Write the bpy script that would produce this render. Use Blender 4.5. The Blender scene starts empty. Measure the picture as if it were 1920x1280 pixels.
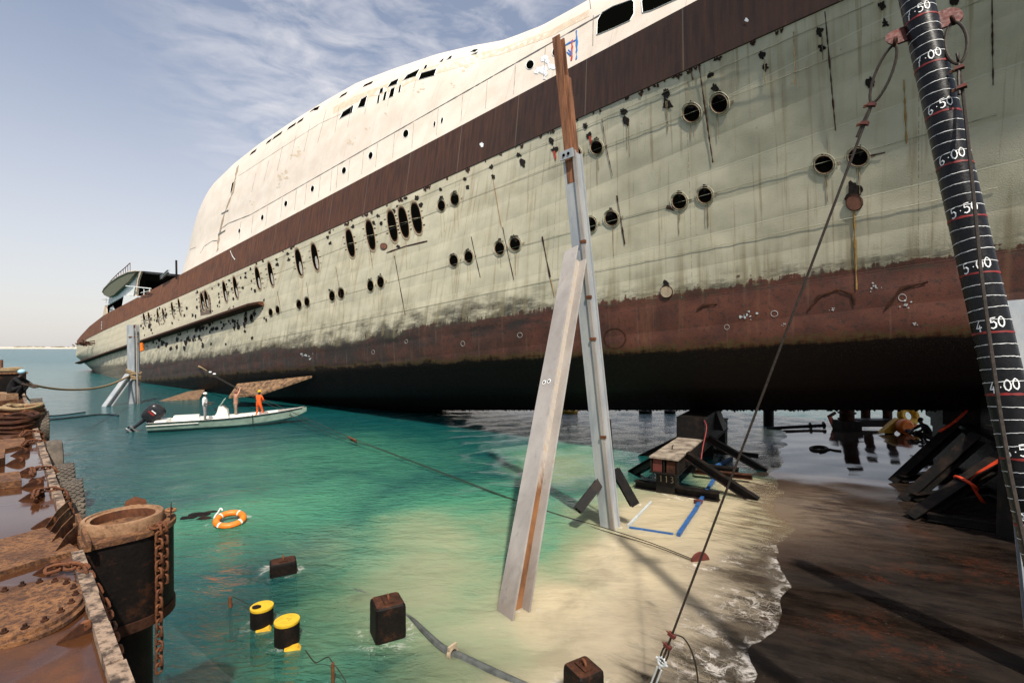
import bpy, bmesh, math, random
import numpy as np
from mathutils import Vector as V, Matrix, noise as mnoise
from mathutils.bvhtree import BVHTree
R = math.radians
random.seed(7)
S = bpy.context.scene
COL = S.collection
# ---------------------------------------------------------------- camera, sky, sun, exposure
FPX, HZ, CH = 906.67, 651.0, 5.4          # focal length in picture pixels, horizon row, eye height
cam = bpy.data.cameras.new("camera"); cam_o = bpy.data.objects.new("camera", cam); COL.objects.link(cam_o)
cam.lens = 17.0; cam.sensor_width = 36.0; cam.shift_y = 11 / 1920
cam.clip_start = 0.05; cam.clip_end = 20000
cam_o.location = (0, 0, CH); cam_o.rotation_euler = (R(90), 0, 0)
S.camera = cam_o
SUN_EL, SUN_AZ = R(55), (0.25, -0.968)    # horizontal direction towards the sun
sd = V((SUN_AZ[0] * math.cos(SUN_EL), SUN_AZ[1] * math.cos(SUN_EL), math.sin(SUN_EL))).normalized()
sl = bpy.data.lights.new("sun", 'SUN'); so = bpy.data.objects.new("sun", sl); COL.objects.link(so)
sl.energy = 4.8; sl.angle = R(1.4); sl.color = (1.0, 0.93, 0.82)
so.rotation_euler = sd.to_track_quat('Z', 'Y').to_euler(); so.location = (0, -20, 60)
W = bpy.data.worlds.new("World"); S.world = W; W.use_nodes = True
S.view_settings.view_transform = 'Standard'; S.view_settings.look = 'None'
S.view_settings.exposure = 0.36; S.view_settings.gamma = 1.0
try:
    S.cycles.use_denoising = True; S.cycles.denoising_prefilter = 'ACCURATE'; S.cycles.denoising_input_passes = 'RGB_ALBEDO_NORMAL'; S.cycles.max_bounces = 6; S.cycles.transparent_max_bounces = 8; S.cycles.caustics_reflective = False
    S.cycles.caustics_refractive = False; S.cycles.sample_clamp_indirect = 4.0
except Exception: pass

# ---------------------------------------------------------------- node shorthand
class NT:
    def __init__(s, nt): s.nt = nt; s.n = nt.nodes; s.l = nt.links
    def node(s, t, **kw):
        n = s.n.new(t)
        for k, v in kw.items(): setattr(n, k, v)
        return n
    def put(s, sock, v):
        if v is None: return
        if isinstance(v, bpy.types.NodeSocket): s.l.new(v, sock)
        elif sock.type == 'RGBA' and not isinstance(v, (int, float)): sock.default_value = (*v[:3], 1)
        elif sock.type == 'RGBA': sock.default_value = (v, v, v, 1)
        else: sock.default_value = v
    def m(s, op, a, b=None, c=None, clamp=False):
        n = s.node('ShaderNodeMath', operation=op, use_clamp=clamp)
        for i, v in enumerate((a, b, c)): s.put(n.inputs[i], v)
        return n.outputs[0]
    def vm(s, op, a, b=None):
        n = s.node('ShaderNodeVectorMath', operation=op); s.put(n.inputs[0], a); s.put(n.inputs[1], b); return n.outputs[0]
    def noise(s, vec, scale, detail=4, rough=.55, dist=0, color=False):
        n = s.node('ShaderNodeTexNoise'); s.put(n.inputs['Vector'], vec); n.inputs['Scale'].default_value = scale
        n.inputs['Detail'].default_value = detail; n.inputs['Roughness'].default_value = rough; n.inputs['Distortion'].default_value = dist
        return n.outputs[1 if color else 0]
    def voro(s, vec, scale, feature='F1', out=0, rnd=1.0):
        n = s.node('ShaderNodeTexVoronoi', feature=feature); s.put(n.inputs['Vector'], vec); n.inputs['Scale'].default_value = scale
        n.inputs['Randomness'].default_value = rnd
        return n.outputs[out]
    def mr(s, v, a, b, c=0., d=1., smooth=True):
        n = s.node('ShaderNodeMapRange', interpolation_type='SMOOTHSTEP' if smooth else 'LINEAR'); s.put(n.inputs[0], v)
        for i, x in enumerate((a, b, c, d)): s.put(n.inputs[i + 1], x)
        return n.outputs[0]
    def mix(s, f, a, b):
        n = s.node('ShaderNodeMix', data_type='RGBA'); s.put(n.inputs[0], f); s.put(n.inputs[6], a); s.put(n.inputs[7], b); return n.outputs[2]
    def xyz(s, x, y, z):
        n = s.node('ShaderNodeCombineXYZ')
        for i, v in enumerate((x, y, z)): s.put(n.inputs[i], v)
        return n.outputs[0]
    def sep(s, v):
        n = s.node('ShaderNodeSeparateXYZ'); s.put(n.inputs[0], v); return n.outputs
    def co(s, out='Object'): return s.node('ShaderNodeTexCoord').outputs[out]
    def attr(s, name, out='Vector'):
        n = s.node('ShaderNodeAttribute', attribute_name=name); return n.outputs[out]
    def scl(s, v, x, y, z): return s.vm('MULTIPLY', v, (x, y, z))
    def bump(s, h, strength=.3, dist=.02, normal=None):
        n = s.node('ShaderNodeBump'); n.inputs['Strength'].default_value = strength; n.inputs['Distance'].default_value = dist
        s.put(n.inputs['Height'], h); s.put(n.inputs['Normal'], normal); return n.outputs[0]
    def bsdf(s, col, rough=.6, metal=0., normal=None, spec=None, out=True):
        n = s.node('ShaderNodeBsdfPrincipled'); s.put(n.inputs['Base Color'], col); s.put(n.inputs['Roughness'], rough)
        s.put(n.inputs['Metallic'], metal); s.put(n.inputs['Normal'], normal)
        if spec is not None: s.put(n.inputs['Specular IOR Level'], spec)
        if out: s.out(n.outputs[0])
        return n.outputs[0]
    def out(s, sh):
        o = s.node('ShaderNodeOutputMaterial'); s.l.new(sh, o.inputs[0])
MATS = {}
def mat(name):
    def deco(fn):
        m = bpy.data.materials.new(name); m.use_nodes = True; m.node_tree.nodes.clear(); fn(NT(m.node_tree)); MATS[name] = m; return fn
    return deco
# ---- sky: Nishita plus thin wind-drawn cloud
def world():
    t = NT(W.node_tree); t.n.clear()
    sky = t.node('ShaderNodeTexSky', sky_type='NISHITA'); sky.sun_disc = False
    sky.sun_elevation = SUN_EL; sky.sun_rotation = math.atan2(SUN_AZ[0], SUN_AZ[1])
    sky.air_density = 1.0; sky.dust_density = 2.0; sky.ozone_density = 1.6; sky.altitude = 0
    d = t.co('Generated'); x, y, z = t.sep(d)
    zz = t.m('MAXIMUM', t.m('ADD', z, .08), .05)
    p = t.xyz(t.m('DIVIDE', x, zz), t.m('DIVIDE', y, zz), 0.)
    pr = t.node('ShaderNodeVectorRotate', rotation_type='Z_AXIS'); t.put(pr.inputs['Vector'], p); pr.inputs['Angle'].default_value = R(-25)
    pv = t.scl(pr.outputs[0], 1.0, 1.5, 1)
    big = t.noise(pv, 1.1, 3, .5, .3); fine = t.noise(pv, 5.5, 8, .62, .7); puff = t.noise(pv, 11.0, 5, .55, .2)
    c = t.m('ADD', t.m('MULTIPLY', big, .8), t.m('ADD', t.m('MULTIPLY', fine, .75), t.m('MULTIPLY', puff, .28)))
    # the cloud field lies ahead and high up, thinning towards the left and the horizon
    c0 = V((-.20, 1, .66)).normalized()
    dot = t.node('ShaderNodeVectorMath', operation='DOT_PRODUCT'); t.put(dot.inputs[0], d); dot.inputs[1].default_value = c0
    fieldm = t.mr(dot.outputs['Value'], .885, .995)
    cov = t.m('MULTIPLY', t.mr(c, .78, 1.2, 0., 1., False), t.m('ADD', t.m('MULTIPLY', fieldm, .80), .015), clamp=True)
    col = t.mix(t.m('MULTIPLY', cov, 1.0, clamp=True), sky.outputs[0], (6.6, 6.4, 6.5))
    lowhaze = t.m('ADD', t.m('MULTIPLY', t.mr(z, .55, .0), .52), .17)
    col = t.mix(lowhaze, col, (6.3, 5.95, 5.75))
    bg = t.node('ShaderNodeBackground'); t.put(bg.inputs[0], col); bg.inputs[1].default_value = .115
    o = t.node('ShaderNodeOutputWorld'); t.l.new(bg.outputs[0], o.inputs[0])
world()
# ---------------------------------------------------------------- materials
def rust(t, dark=(.030, .011, .005), mid=(.115, .038, .013), lite=(.26, .10, .033), scale=3., bump=.35, rough=.8, wet=None):
    c = t.co(); n1 = t.noise(c, scale, 6, .65); n2 = t.noise(c, scale * 7, 5, .7)
    f = t.m('ADD', t.m('MULTIPLY', n1, .65), t.m('MULTIPLY', n2, .35))
    col = t.mix(t.mr(f, .34, .52), dark, mid); col = t.mix(t.mr(f, .5, .72), col, lite)
    return t.bsdf(col, rough, normal=t.bump(n2, bump, .02), spec=.15 if dark[0] < .02 else .4)
@mat('rust')
def _(t): rust(t)
@mat('rust_dark')
def _(t): rust(t, (.012, .006, .004), (.045, .018, .010), (.13, .05, .022))
@mat('rust_bright')
def _(t): rust(t, (.08, .03, .012), (.25, .11, .045), (.48, .28, .15), 4., .5)
@mat('rust_black')
def _(t): rust(t, (.0025, .0022, .002), (.007, .005, .004), (.055, .020, .009), 3.2, .5, .6)
@mat('black_steel')
def _(t):
    c = t.co(); n = t.noise(c, 3, 6, .6); n2 = t.noise(c, 22, 4)
    col = t.mix(t.mr(n, .45, .7), (.006, .0055, .005), (.022, .013, .009))
    t.bsdf(col, t.mr(n2, .3, .7, .35, .65), normal=t.bump(n2, .3, .01), spec=.18)
@mat('beam_top')
def _(t):
    c = t.co(); n = t.noise(c, 2.2, 6, .65); n2 = t.noise(c, 14, 5, .7)
    col = t.mix(t.mr(n, .35, .62), (.10, .075, .055), (.30, .25, .19)); col = t.mix(t.mr(n2, .55, .75), col, (.05, .03, .02))
    t.bsdf(col, .75, normal=t.bump(n2, .4, .01))
@mat('galv')
def _(t):
    c = t.co(); n = t.noise(t.scl(c, 1, 1, .35), 2.0, 6, .6); n2 = t.noise(t.scl(c, 6, 6, 1.2), 3, 5, .65); n3 = t.noise(c, 30, 3)
    col = t.mix(t.mr(n, .3, .7), (.30, .33, .36), (.46, .47, .46)); col = t.mix(t.mr(n2, .58, .74, 0, .55), col, (.40, .27, .16))
    col = t.mix(t.mr(n, .62, .75, 0, .6), col, (.2, .22, .24))
    t.bsdf(col, t.mr(n3, .3, .7, .45, .62), .25, t.bump(n2, .12, .01))
@mat('galv_warm')
def _(t):
    c = t.co(); n = t.noise(t.scl(c, 1, 1, .7), 1.1, 5, .6); n2 = t.noise(t.scl(c, 1.6, 1.6, .9), 2.4, 7, .72); n3 = t.noise(c, 26, 4)
    col = t.mix(t.mr(n, .3, .7), (.27, .245, .225), (.375, .345, .315)); col = t.mix(t.mr(n2, .54, .72, 0, .6), col, (.27, .20, .145)); col = t.mix(t.mr(t.noise(t.scl(c, 3, 3, .6), 2, 6, .7), .56, .66, 0, .55), col, (.20, .20, .20))
    z = t.sep(c)[2]
    low = t.m('MULTIPLY', t.mr(t.m('ADD', z, t.m('MULTIPLY', n2, 2.2)), 2.6, .9), .6)
    col = t.mix(low, col, (.12, .085, .06)); col = t.mix(t.mr(n3, .66, .8, 0, .5), col, (.7, .66, .6))
    t.bsdf(col, .6, .05, t.bump(n2, .2, .01))
@mat('web_rust')
def _(t):
    c = t.co(); n = t.noise(c, 1.4, 5, .6); n2 = t.noise(t.scl(c, 2.5, 2.5, .8), 2.4, 7, .7); z = t.sep(c)[2]
    col = t.mix(t.mr(n2, .35, .65), (.33, .29, .25), (.44, .39, .33)); col = t.mix(t.mr(n2, .5, .68, 0, .6), col, (.30, .19, .11))
    low = t.mr(t.m('ADD', z, t.m('MULTIPLY', n2, 1.2)), 3.3, 2.7); col = t.mix(low, col, t.mix(t.mr(n, .35, .65), (.10, .04, .014), (.22, .095, .034)))
    t.bsdf(col, .7, normal=t.bump(n2, .2, .01))
@mat('post_rust')
def _(t):
    c = t.co(); n = t.noise(t.scl(c, 4, 4, .3), 2, 6, .65); n2 = t.noise(c, 16, 5, .7)
    col = t.mix(t.mr(n, .35, .65), (.10, .036, .014), (.28, .115, .05)); col = t.mix(t.mr(n2, .6, .75, 0, .6), col, (.05, .02, .012))
    t.bsdf(col, .8, normal=t.bump(n2, .3, .015))
def plain(name, col, rough=.6, var=.25, metal=0., scale=6., bump=.15):
    @mat(name)
    def _(t):
        c = t.co(); n = t.noise(c, scale, 5, .6); n2 = t.noise(c, scale * 5, 3)
        a = tuple(x * (1 - var) for x in col); b = tuple(min(x * (1 + var), .95) for x in col)
        t.bsdf(t.mix(t.mr(n, .3, .7), a, b), t.mr(n2, .3, .7, max(rough - .1, .05), min(rough + .1, 1)), metal, t.bump(n2, bump, .008), spec=.22 if max(col) < .04 else .5)
@mat('window_dark')
def _(t): t.bsdf((.0025, .0025, .002), .95, spec=0.)
plain('burn', (.012, .009, .007), .9, .5, scale=14)
plain('crack', (.035, .016, .010), .9, .5, scale=9)
plain('burn_red', (.35, .03, .012), .8)
plain('streak', (.24, .14, .035), .8)
plain('drip', (.20, .155, .085), .85, .3)
plain('weld', (.33, .33, .25), .8, .2)
plain('rim', (.24, .19, .12), .85, .45, scale=14)
plain('slot_inside', (.34, .32, .27), .7, .3)
plain('plug', (.13, .05, .028), .8)
plain('beige', (.62, .49, .36), .7, .12, scale=2)
plain('bracket', (.34, .26, .175), .8)
plain('seam', (.13, .125, .12), .7)
plain('paint_blue', (.025, .16, .45), .7)
plain('paint_red', (.55, .05, .03), .7)
plain('chalk', (.40, .40, .38), .8)
plain('underside', (.12, .12, .075), .8)
plain('wire', (.030, .022, .016), .55, .4, scale=30)
plain('rope', (.24, .165, .085), .9, .35, scale=40)
plain('rope_dark', (.06, .045, .03), .9, .4, scale=40)
plain('black_paint', (.006, .006, .0065), .35, .4, scale=9)
plain('white_paint', (.78, .78, .76), .6, .1)
plain('red_band', (.20, .010, .008), .6)
plain('red_oxide', (.085, .014, .008), .75, .35)
plain('orange', (.75, .17, .01), .5, .15)
plain('orange_strap', (.60, .05, .012), .7, .3)
@mat('yellow')
def _(t):
    c = t.co(); n = t.noise(c, 7, 6, .7); n2 = t.noise(c, 30, 4, .7)
    col = t.mix(t.mr(n, .3, .7), (.52, .31, .012), (.66, .42, .02)); col = t.mix(t.mr(n, .60, .66, 0, .9), col, (.12, .05, .015)); col = t.mix(t.mr(n2, .62, .7, 0, .7), col, (.2, .1, .03))
    t.bsdf(col, .6, normal=t.bump(n2, .2, .01))
plain('yellow_dirty', (.60, .33, .02), .6, .35)
plain('boat_white', (.72, .71, .66), .35, .06, scale=2)
plain('boat_green', (.25, .33, .27), .35, .18, scale=2)
plain('boat_grey', (.30, .27, .24), .5, .2)
plain('rubber_black', (.012, .012, .013), .4)
plain('motor', (.020, .021, .024), .3, .2)
plain('motor_silver', (.25, .26, .27), .3, .2, .5)
plain('skin_dark', (.045, .025, .016), .6, .15)
plain('skin_light', (.44, .22, .14), .6, .1)
plain('cloth_white', (.74, .74, .73), .85, .08)
plain('cloth_grey', (.20, .195, .20), .85, .15)
plain('cloth_khaki', (.24, .17, .12), .85, .2)
plain('cloth_orange', (.72, .10, .008), .8, .15)
plain('cloth_black', (.010, .010, .011), .85)
plain('cloth_blue', (.30, .50, .60), .85)
plain('tarp_blue', (.03, .10, .40), .6)
plain('hair_black', (.008, .007, .006), .7)
plain('boot_dark', (.03, .022, .018), .7)
plain('blue_steel', (.02, .085, .24), .55, .3)
plain('pale_steel', (.42, .45, .45), .6, .2)
plain('hose', (.06, .065, .06), .6, .4)
plain('timber', (.22, .13, .07), .85, .35, scale=9)
plain('sand_shore', (.62, .47, .36), .9, .2, scale=.05)
plain('scrub', (.10, .11, .06), .9, .3)
plain('fin', (.15, .085, .042), .95, .75, scale=3., bump=1.)
plain('pink', (.60, .12, .07), .6)
plain('stain_white', (.72, .74, .76), .8)
@mat('band')
def _(t):
    a = t.attr('shipco'); x, y, z = t.sep(a)
    st = t.noise(t.xyz(t.m('MULTIPLY', x, 4.5), t.m('MULTIPLY', y, .45), 0.), 1.0, 5, .6)
    big = t.noise(t.xyz(t.m('MULTIPLY', x, .35), t.m('MULTIPLY', y, .8), 0.), 1, 4, .55); fi = t.noise(a, 9, 5, .7)
    sh = t.mr(x, 10., 85., 0., 1., False)        # red-brown aft with its sunlit tone painted in, nearly black forward
    dk = t.mix(sh, (.020, .0065, .003), (.085, .027, .011)); lt = t.mix(sh, (.052, .018, .007), (.225, .076, .025))
    col = t.mix(t.mr(st, .32, .68), dk, lt)
    col = t.mix(t.mr(big, .45, .7, 0, .45), col, (.055, .022, .013)); col = t.mix(t.mr(st, .66, .78, 0, .22), col, (.27, .17, .11))
    pn = t.m('FRACT', t.m('DIVIDE', x, 5.5)); seam = t.m('LESS_THAN', pn, .012)
    col = t.mix(t.m('MULTIPLY', seam, .35), col, (.24, .19, .14))
    t.bsdf(col, .72, normal=t.bump(t.m('ADD', st, fi), .15, .03))
@mat('hull')
def _(t):
    a = t.attr('shipco'); s, ze, zone = t.sep(a)
    sv = t.xyz(s, ze, 0.)
    streak = t.noise(t.xyz(t.m('MULTIPLY', s, 5.), t.m('MULTIPLY', ze, .22), 0.), 1, 5, .6)
    streak2 = t.noise(t.xyz(t.m('MULTIPLY', s, 1.7), t.m('MULTIPLY', ze, .10), 3.), 1, 4, .6)
    mott = t.noise(sv, .55, 5, .6); fine = t.noise(sv, 5, 6, .68); tiny = t.noise(sv, 26, 4, .65)
    # plating: strakes 1.25 m high whose tone varies, and butt joints
    row = t.m('FLOOR', t.m('DIVIDE', ze, 1.25)); stag = t.m('ADD', t.m('DIVIDE', s, 6.2), t.m('MULTIPLY', row, .37))
    wn = t.node('ShaderNodeTexWhiteNoise', noise_dimensions='2D'); t.put(wn.inputs['Vector'], t.xyz(t.m('FLOOR', stag), row, 0.))
    green = t.mix(t.mr(mott, .3, .72), (.365, .335, .235), (.50, .458, .335))
    green = t.mix(t.m('MULTIPLY', wn.outputs[0], .34), green, (.44, .43, .33))
    green = t.mix(t.mr(streak, .54, .70, 0, .55), green, (.20, .14, .06))
    green = t.mix(t.mr(streak2, .53, .72, 0, .45), green, (.27, .20, .10))
    green = t.mix(t.mr(t.noise(sv, 3.1, 7, .75), .64, .70, 0, .8), green, (.12, .06, .03)); green = t.mix(t.mr(t.noise(sv, 1.3, 6, .7), .60, .72, 0, .4), green, (.46, .45, .36))
    aft = t.mr(s, 34., 78.)
    green = t.mix(t.m('MULTIPLY', aft, .5), green, (.52, .45, .325))  # paler beige aft puts part of the sunlit brightness into the paint
    spots = t.mr(t.noise(sv, 2.6, 7, .72), .62, .68)
    lowaft = t.m('MULTIPLY', t.mr(s, 40., 56.), t.mr(zone, 4.1, 3.6))
    green = t.mix(t.m('MULTIPLY', spots, t.m('ADD', t.m('MULTIPLY', lowaft, .85), t.m('MULTIPLY', aft, .25))), green, (.05, .036, .024))
    green = t.mix(t.m('MULTIPLY', lowaft, t.mr(t.noise(sv, .9, 6, .65), .4, .62, 0, .55)), green, (.10, .12, .10))
    # joints
    fr = t.m('FRACT', t.m('DIVIDE', ze, 2.5)); ln = t.m('MINIMUM', fr, t.m('SUBTRACT', 1., fr))
    seam = t.mr(ln, .006, .011, 1., 0.)
    fv = t.m('FRACT', t.m('DIVIDE', s, 7.4)); lv = t.m('MINIMUM', fv, t.m('SUBTRACT', 1., fv)); seamv = t.m('MULTIPLY', t.mr(lv, .0012, .0022, 1., 0.), t.mr(fine, .45, .52))
    green = t.mix(t.m('MULTIPLY', seam, .5), green, (.50, .48, .36)); green = t.mix(t.m('MULTIPLY', seamv, .55), green, (.10, .06, .03))
    # boot-topping and growth
    red = t.mix(t.mr(mott, .3, .7), (.050, .015, .008), (.115, .034, .018)); red = t.mix(t.mr(fine, .50, .66, 0, .75), red, (.020, .011, .007)); red = t.mix(t.mr(streak2, .56, .7, 0, .5), red, (.15, .065, .028))
    red = t.mix(t.mr(streak, .58, .72, 0, .35), red, (.16, .09, .06)); red = t.mix(t.mr(tiny, .70, .75, 0, .8), red, (.30, .27, .23))
    foul = t.m('MULTIPLY', t.mr(s, 5., 24.), t.mr(s, 104., 90.)); red = t.mix(t.m('MULTIPLY', foul, t.mr(t.noise(sv, .8, 6, .65), .36, .62, .35, .95)), red, (.022, .017, .013))
    red = t.mix(t.m('MULTIPLY', foul, t.mr(streak, .58, .7, 0, .5)), red, (.16, .14, .11))
    rag = t.noise(t.xyz(t.m('MULTIPLY', s, .55), t.m('MULTIPLY', ze, 2.2), 0.), 1.3, 9, .74); wob = t.m('MULTIPLY', t.m('ADD', t.m('SUBTRACT', rag, .5), t.m('MULTIPLY', t.m('SUBTRACT', streak, .5), .5)), 1.1); wob2 = t.m('MULTIPLY', t.m('SUBTRACT', mott, .5), .55)
    zz = t.m('ADD', zone, t.m('ADD', t.m('MULTIPLY', wob, .42), t.m('MULTIPLY', wob2, t.m('ADD', .15, t.m('MULTIPLY', foul, .85)))))
    bare = t.mr(s, 84., 100.); red = t.mix(bare, red, t.mix(t.mr(fine, .4, .62), (.20, .19, .14), (.10, .055, .03))); col = t.mix(t.mr(zz, 3.0, 3.02), red, green)
    soot = t.m('MULTIPLY', t.m('MULTIPLY', t.mr(s, 3., 10.), t.mr(s, 48., 30.)), t.m('MULTIPLY', t.mr(zz, 2.35, 2.8), t.mr(zz, 3.38, 3.05)))
    col = t.mix(t.m('MULTIPLY', soot, t.mr(t.noise(t.xyz(t.m('MULTIPLY', s, .22), t.m('MULTIPLY', ze, .7), 0.), 1.2, 8, .7), .44, .60, 0, .92)), col, (.016, .012, .009))
    # tide-line grime just above and below the paint boundary
    grime = t.m('MULTIPLY', t.mr(zz, 2.86, 3.0), t.mr(zz, 3.22, 3.02))
    col = t.mix(t.m('MULTIPLY', grime, t.mr(t.m('ADD', rag, t.m('MULTIPLY', foul, .06)), .46, .60, 0, .9)), col, (.035, .028, .016)); dirt = t.mr(zz, 3.55, 3.05); col = t.mix(t.m('MULTIPLY', t.m('MULTIPLY', dirt, t.mr(zz, 2.98, 3.0)), t.mr(streak2, .45, .62, 0, .6)), col, (.17, .14, .075))
    yel = t.m('MULTIPLY', t.mr(zz, 1.93, 2.03), t.mr(zz, 2.16, 2.05)); col = t.mix(t.m('MULTIPLY', yel, t.mr(fine, .4, .6, .2, .9)), col, (.085, .062, .022))
    growth = t.mr(zz, 2.06, 1.94); gcol = t.mix(t.mr(tiny, .56, .66, 0, .8), (.010, .006, .005), (.085, .055, .030))
    gcol = t.mix(t.mr(zz, 1.8, 1.3), gcol, (.010, .0055, .0045))
    col = t.mix(growth, col, gcol)
    h = t.m('ADD', t.m('MULTIPLY', t.noise(t.xyz(s, t.m('MULTIPLY', ze, 1.4), 0.), .55, 1, .4), 1.0), t.m('ADD', t.m('MULTIPLY', seam, .06), t.m('MULTIPLY', fine, .03)))
    rw_ = t.m('FRACT', t.m('DIVIDE', ze, 1.25)); bulge = t.m('MULTIPLY', t.m('MULTIPLY', rw_, t.m('SUBTRACT', 1., rw_)), t.m('ADD', .35, t.noise(t.xyz(t.m('MULTIPLY', s, .9), row, 0.), 1., 3, .6))); h = t.m('ADD', h, t.m('MULTIPLY', bulge, 1.1))
    b1 = t.bump(h, .42, .20); b2 = t.bump(tiny, .35, .03, b1)
    t.bsdf(col, t.mr(fine, .3, .7, .5, .7), normal=b2, spec=t.mr(zz, 2.0, 2.15, .15, .45))
@mat('white_hull')
def _(t):
    a = t.attr('shipco'); s, ze, zone = t.sep(a); sv = t.xyz(s, ze, 0.)
    n = t.noise(sv, .5, 5, .6); n2 = t.noise(sv, 3.2, 7, .7); n3 = t.noise(t.xyz(t.m('MULTIPLY', s, 3.), t.m('MULTIPLY', ze, .3), 0.), 1, 5)
    col = t.mix(t.mr(n, .3, .7), (.68, .58, .475), (.76, .67, .565)); col = t.mix(t.mr(n2, .63, .72, 0, .55), col, (.50, .38, .26))
    col = t.mix(t.mr(n3, .58, .75, 0, .3), col, (.52, .42, .32))
    fs = t.m('FRACT', t.m('DIVIDE', s, 4.2)); lv = t.m('MINIMUM', fs, t.m('SUBTRACT', 1., fs)); seam = t.m('MULTIPLY', t.mr(lv, .003, .006, 1., 0.), t.m('ADD', .3, t.m('MULTIPLY', n2, .6)))
    col = t.mix(t.m('MULTIPLY', seam, .55), col, (.25, .22, .19))
    h = t.noise(t.xyz(t.m('MULTIPLY', s, 1.2), t.m('MULTIPLY', ze, .7), 0.), 1., 2)
    t.bsdf(col, .5, normal=t.bump(t.m('ADD', h, t.m('MULTIPLY', n2, .05)), .3, .10))

# ---------------------------------------------------------------- picture <-> place
C0 = V((0, 0, CH))
def ray(px, py): return V(((px - 960) / FPX, 1.0, (HZ - py) / FPX))
def at(px, py, Y): return C0 + ray(px, py) * Y
def at_z(px, py, z=0.0): return at(px, py, (CH - z) * FPX / (py - HZ))
DA, DB = .0721, -.0434
def deck_z(x, y): return DA * (x - 3.6) + DB * (y - 7.8)
def at_deck(px, py, up=0.0):
    r = ray(px, py); return C0 + r * ((CH - up + 3.6 * DA + 7.8 * DB) / (DA * r.x + DB - r.z))
SX, SY, OX, OY, DD = -.7724, .6352, .6352, .7724, 21.0     # ship axis (aft), inboard direction, distance of its side
X0, Y0 = .375 * DD / 1.0106, DD / 1.0106
def ship(s, o, z): return V((X0 + SX * s + OX * o, Y0 + SY * s + OY * o, z))
def ship_so(p): dx, dy = p[0] - X0, p[1] - Y0; return SX * dx + SY * dy, OX * dx + OY * dy
def at_ship(px, py, o=0.0):
    r = ray(px, py); return C0 + r * ((DD + o) / (OX * r.x + OY))
def ship_z(s, o, ypx):
    p = ship(s, o, 0); Y = max(p.y, .5); px = 960 + p.x / Y * FPX
    return CH + (HZ - ypx(px)) / FPX * Y
ea, eo, E0 = V((-.722, .692, 0)), V((.692, .722, 0)), V((-2.40, 3.03, 0))    # pontoon: along its edge, outboard, edge origin
PZ = 3.3
def pon(a, w, z=PZ): p = E0 + ea * a - eo * w; return V((p.x, p.y, z))
def pon_aw(p): q = V((p[0] - E0.x, p[1] - E0.y, 0)); return q.dot(ea), -q.dot(eo)

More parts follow.
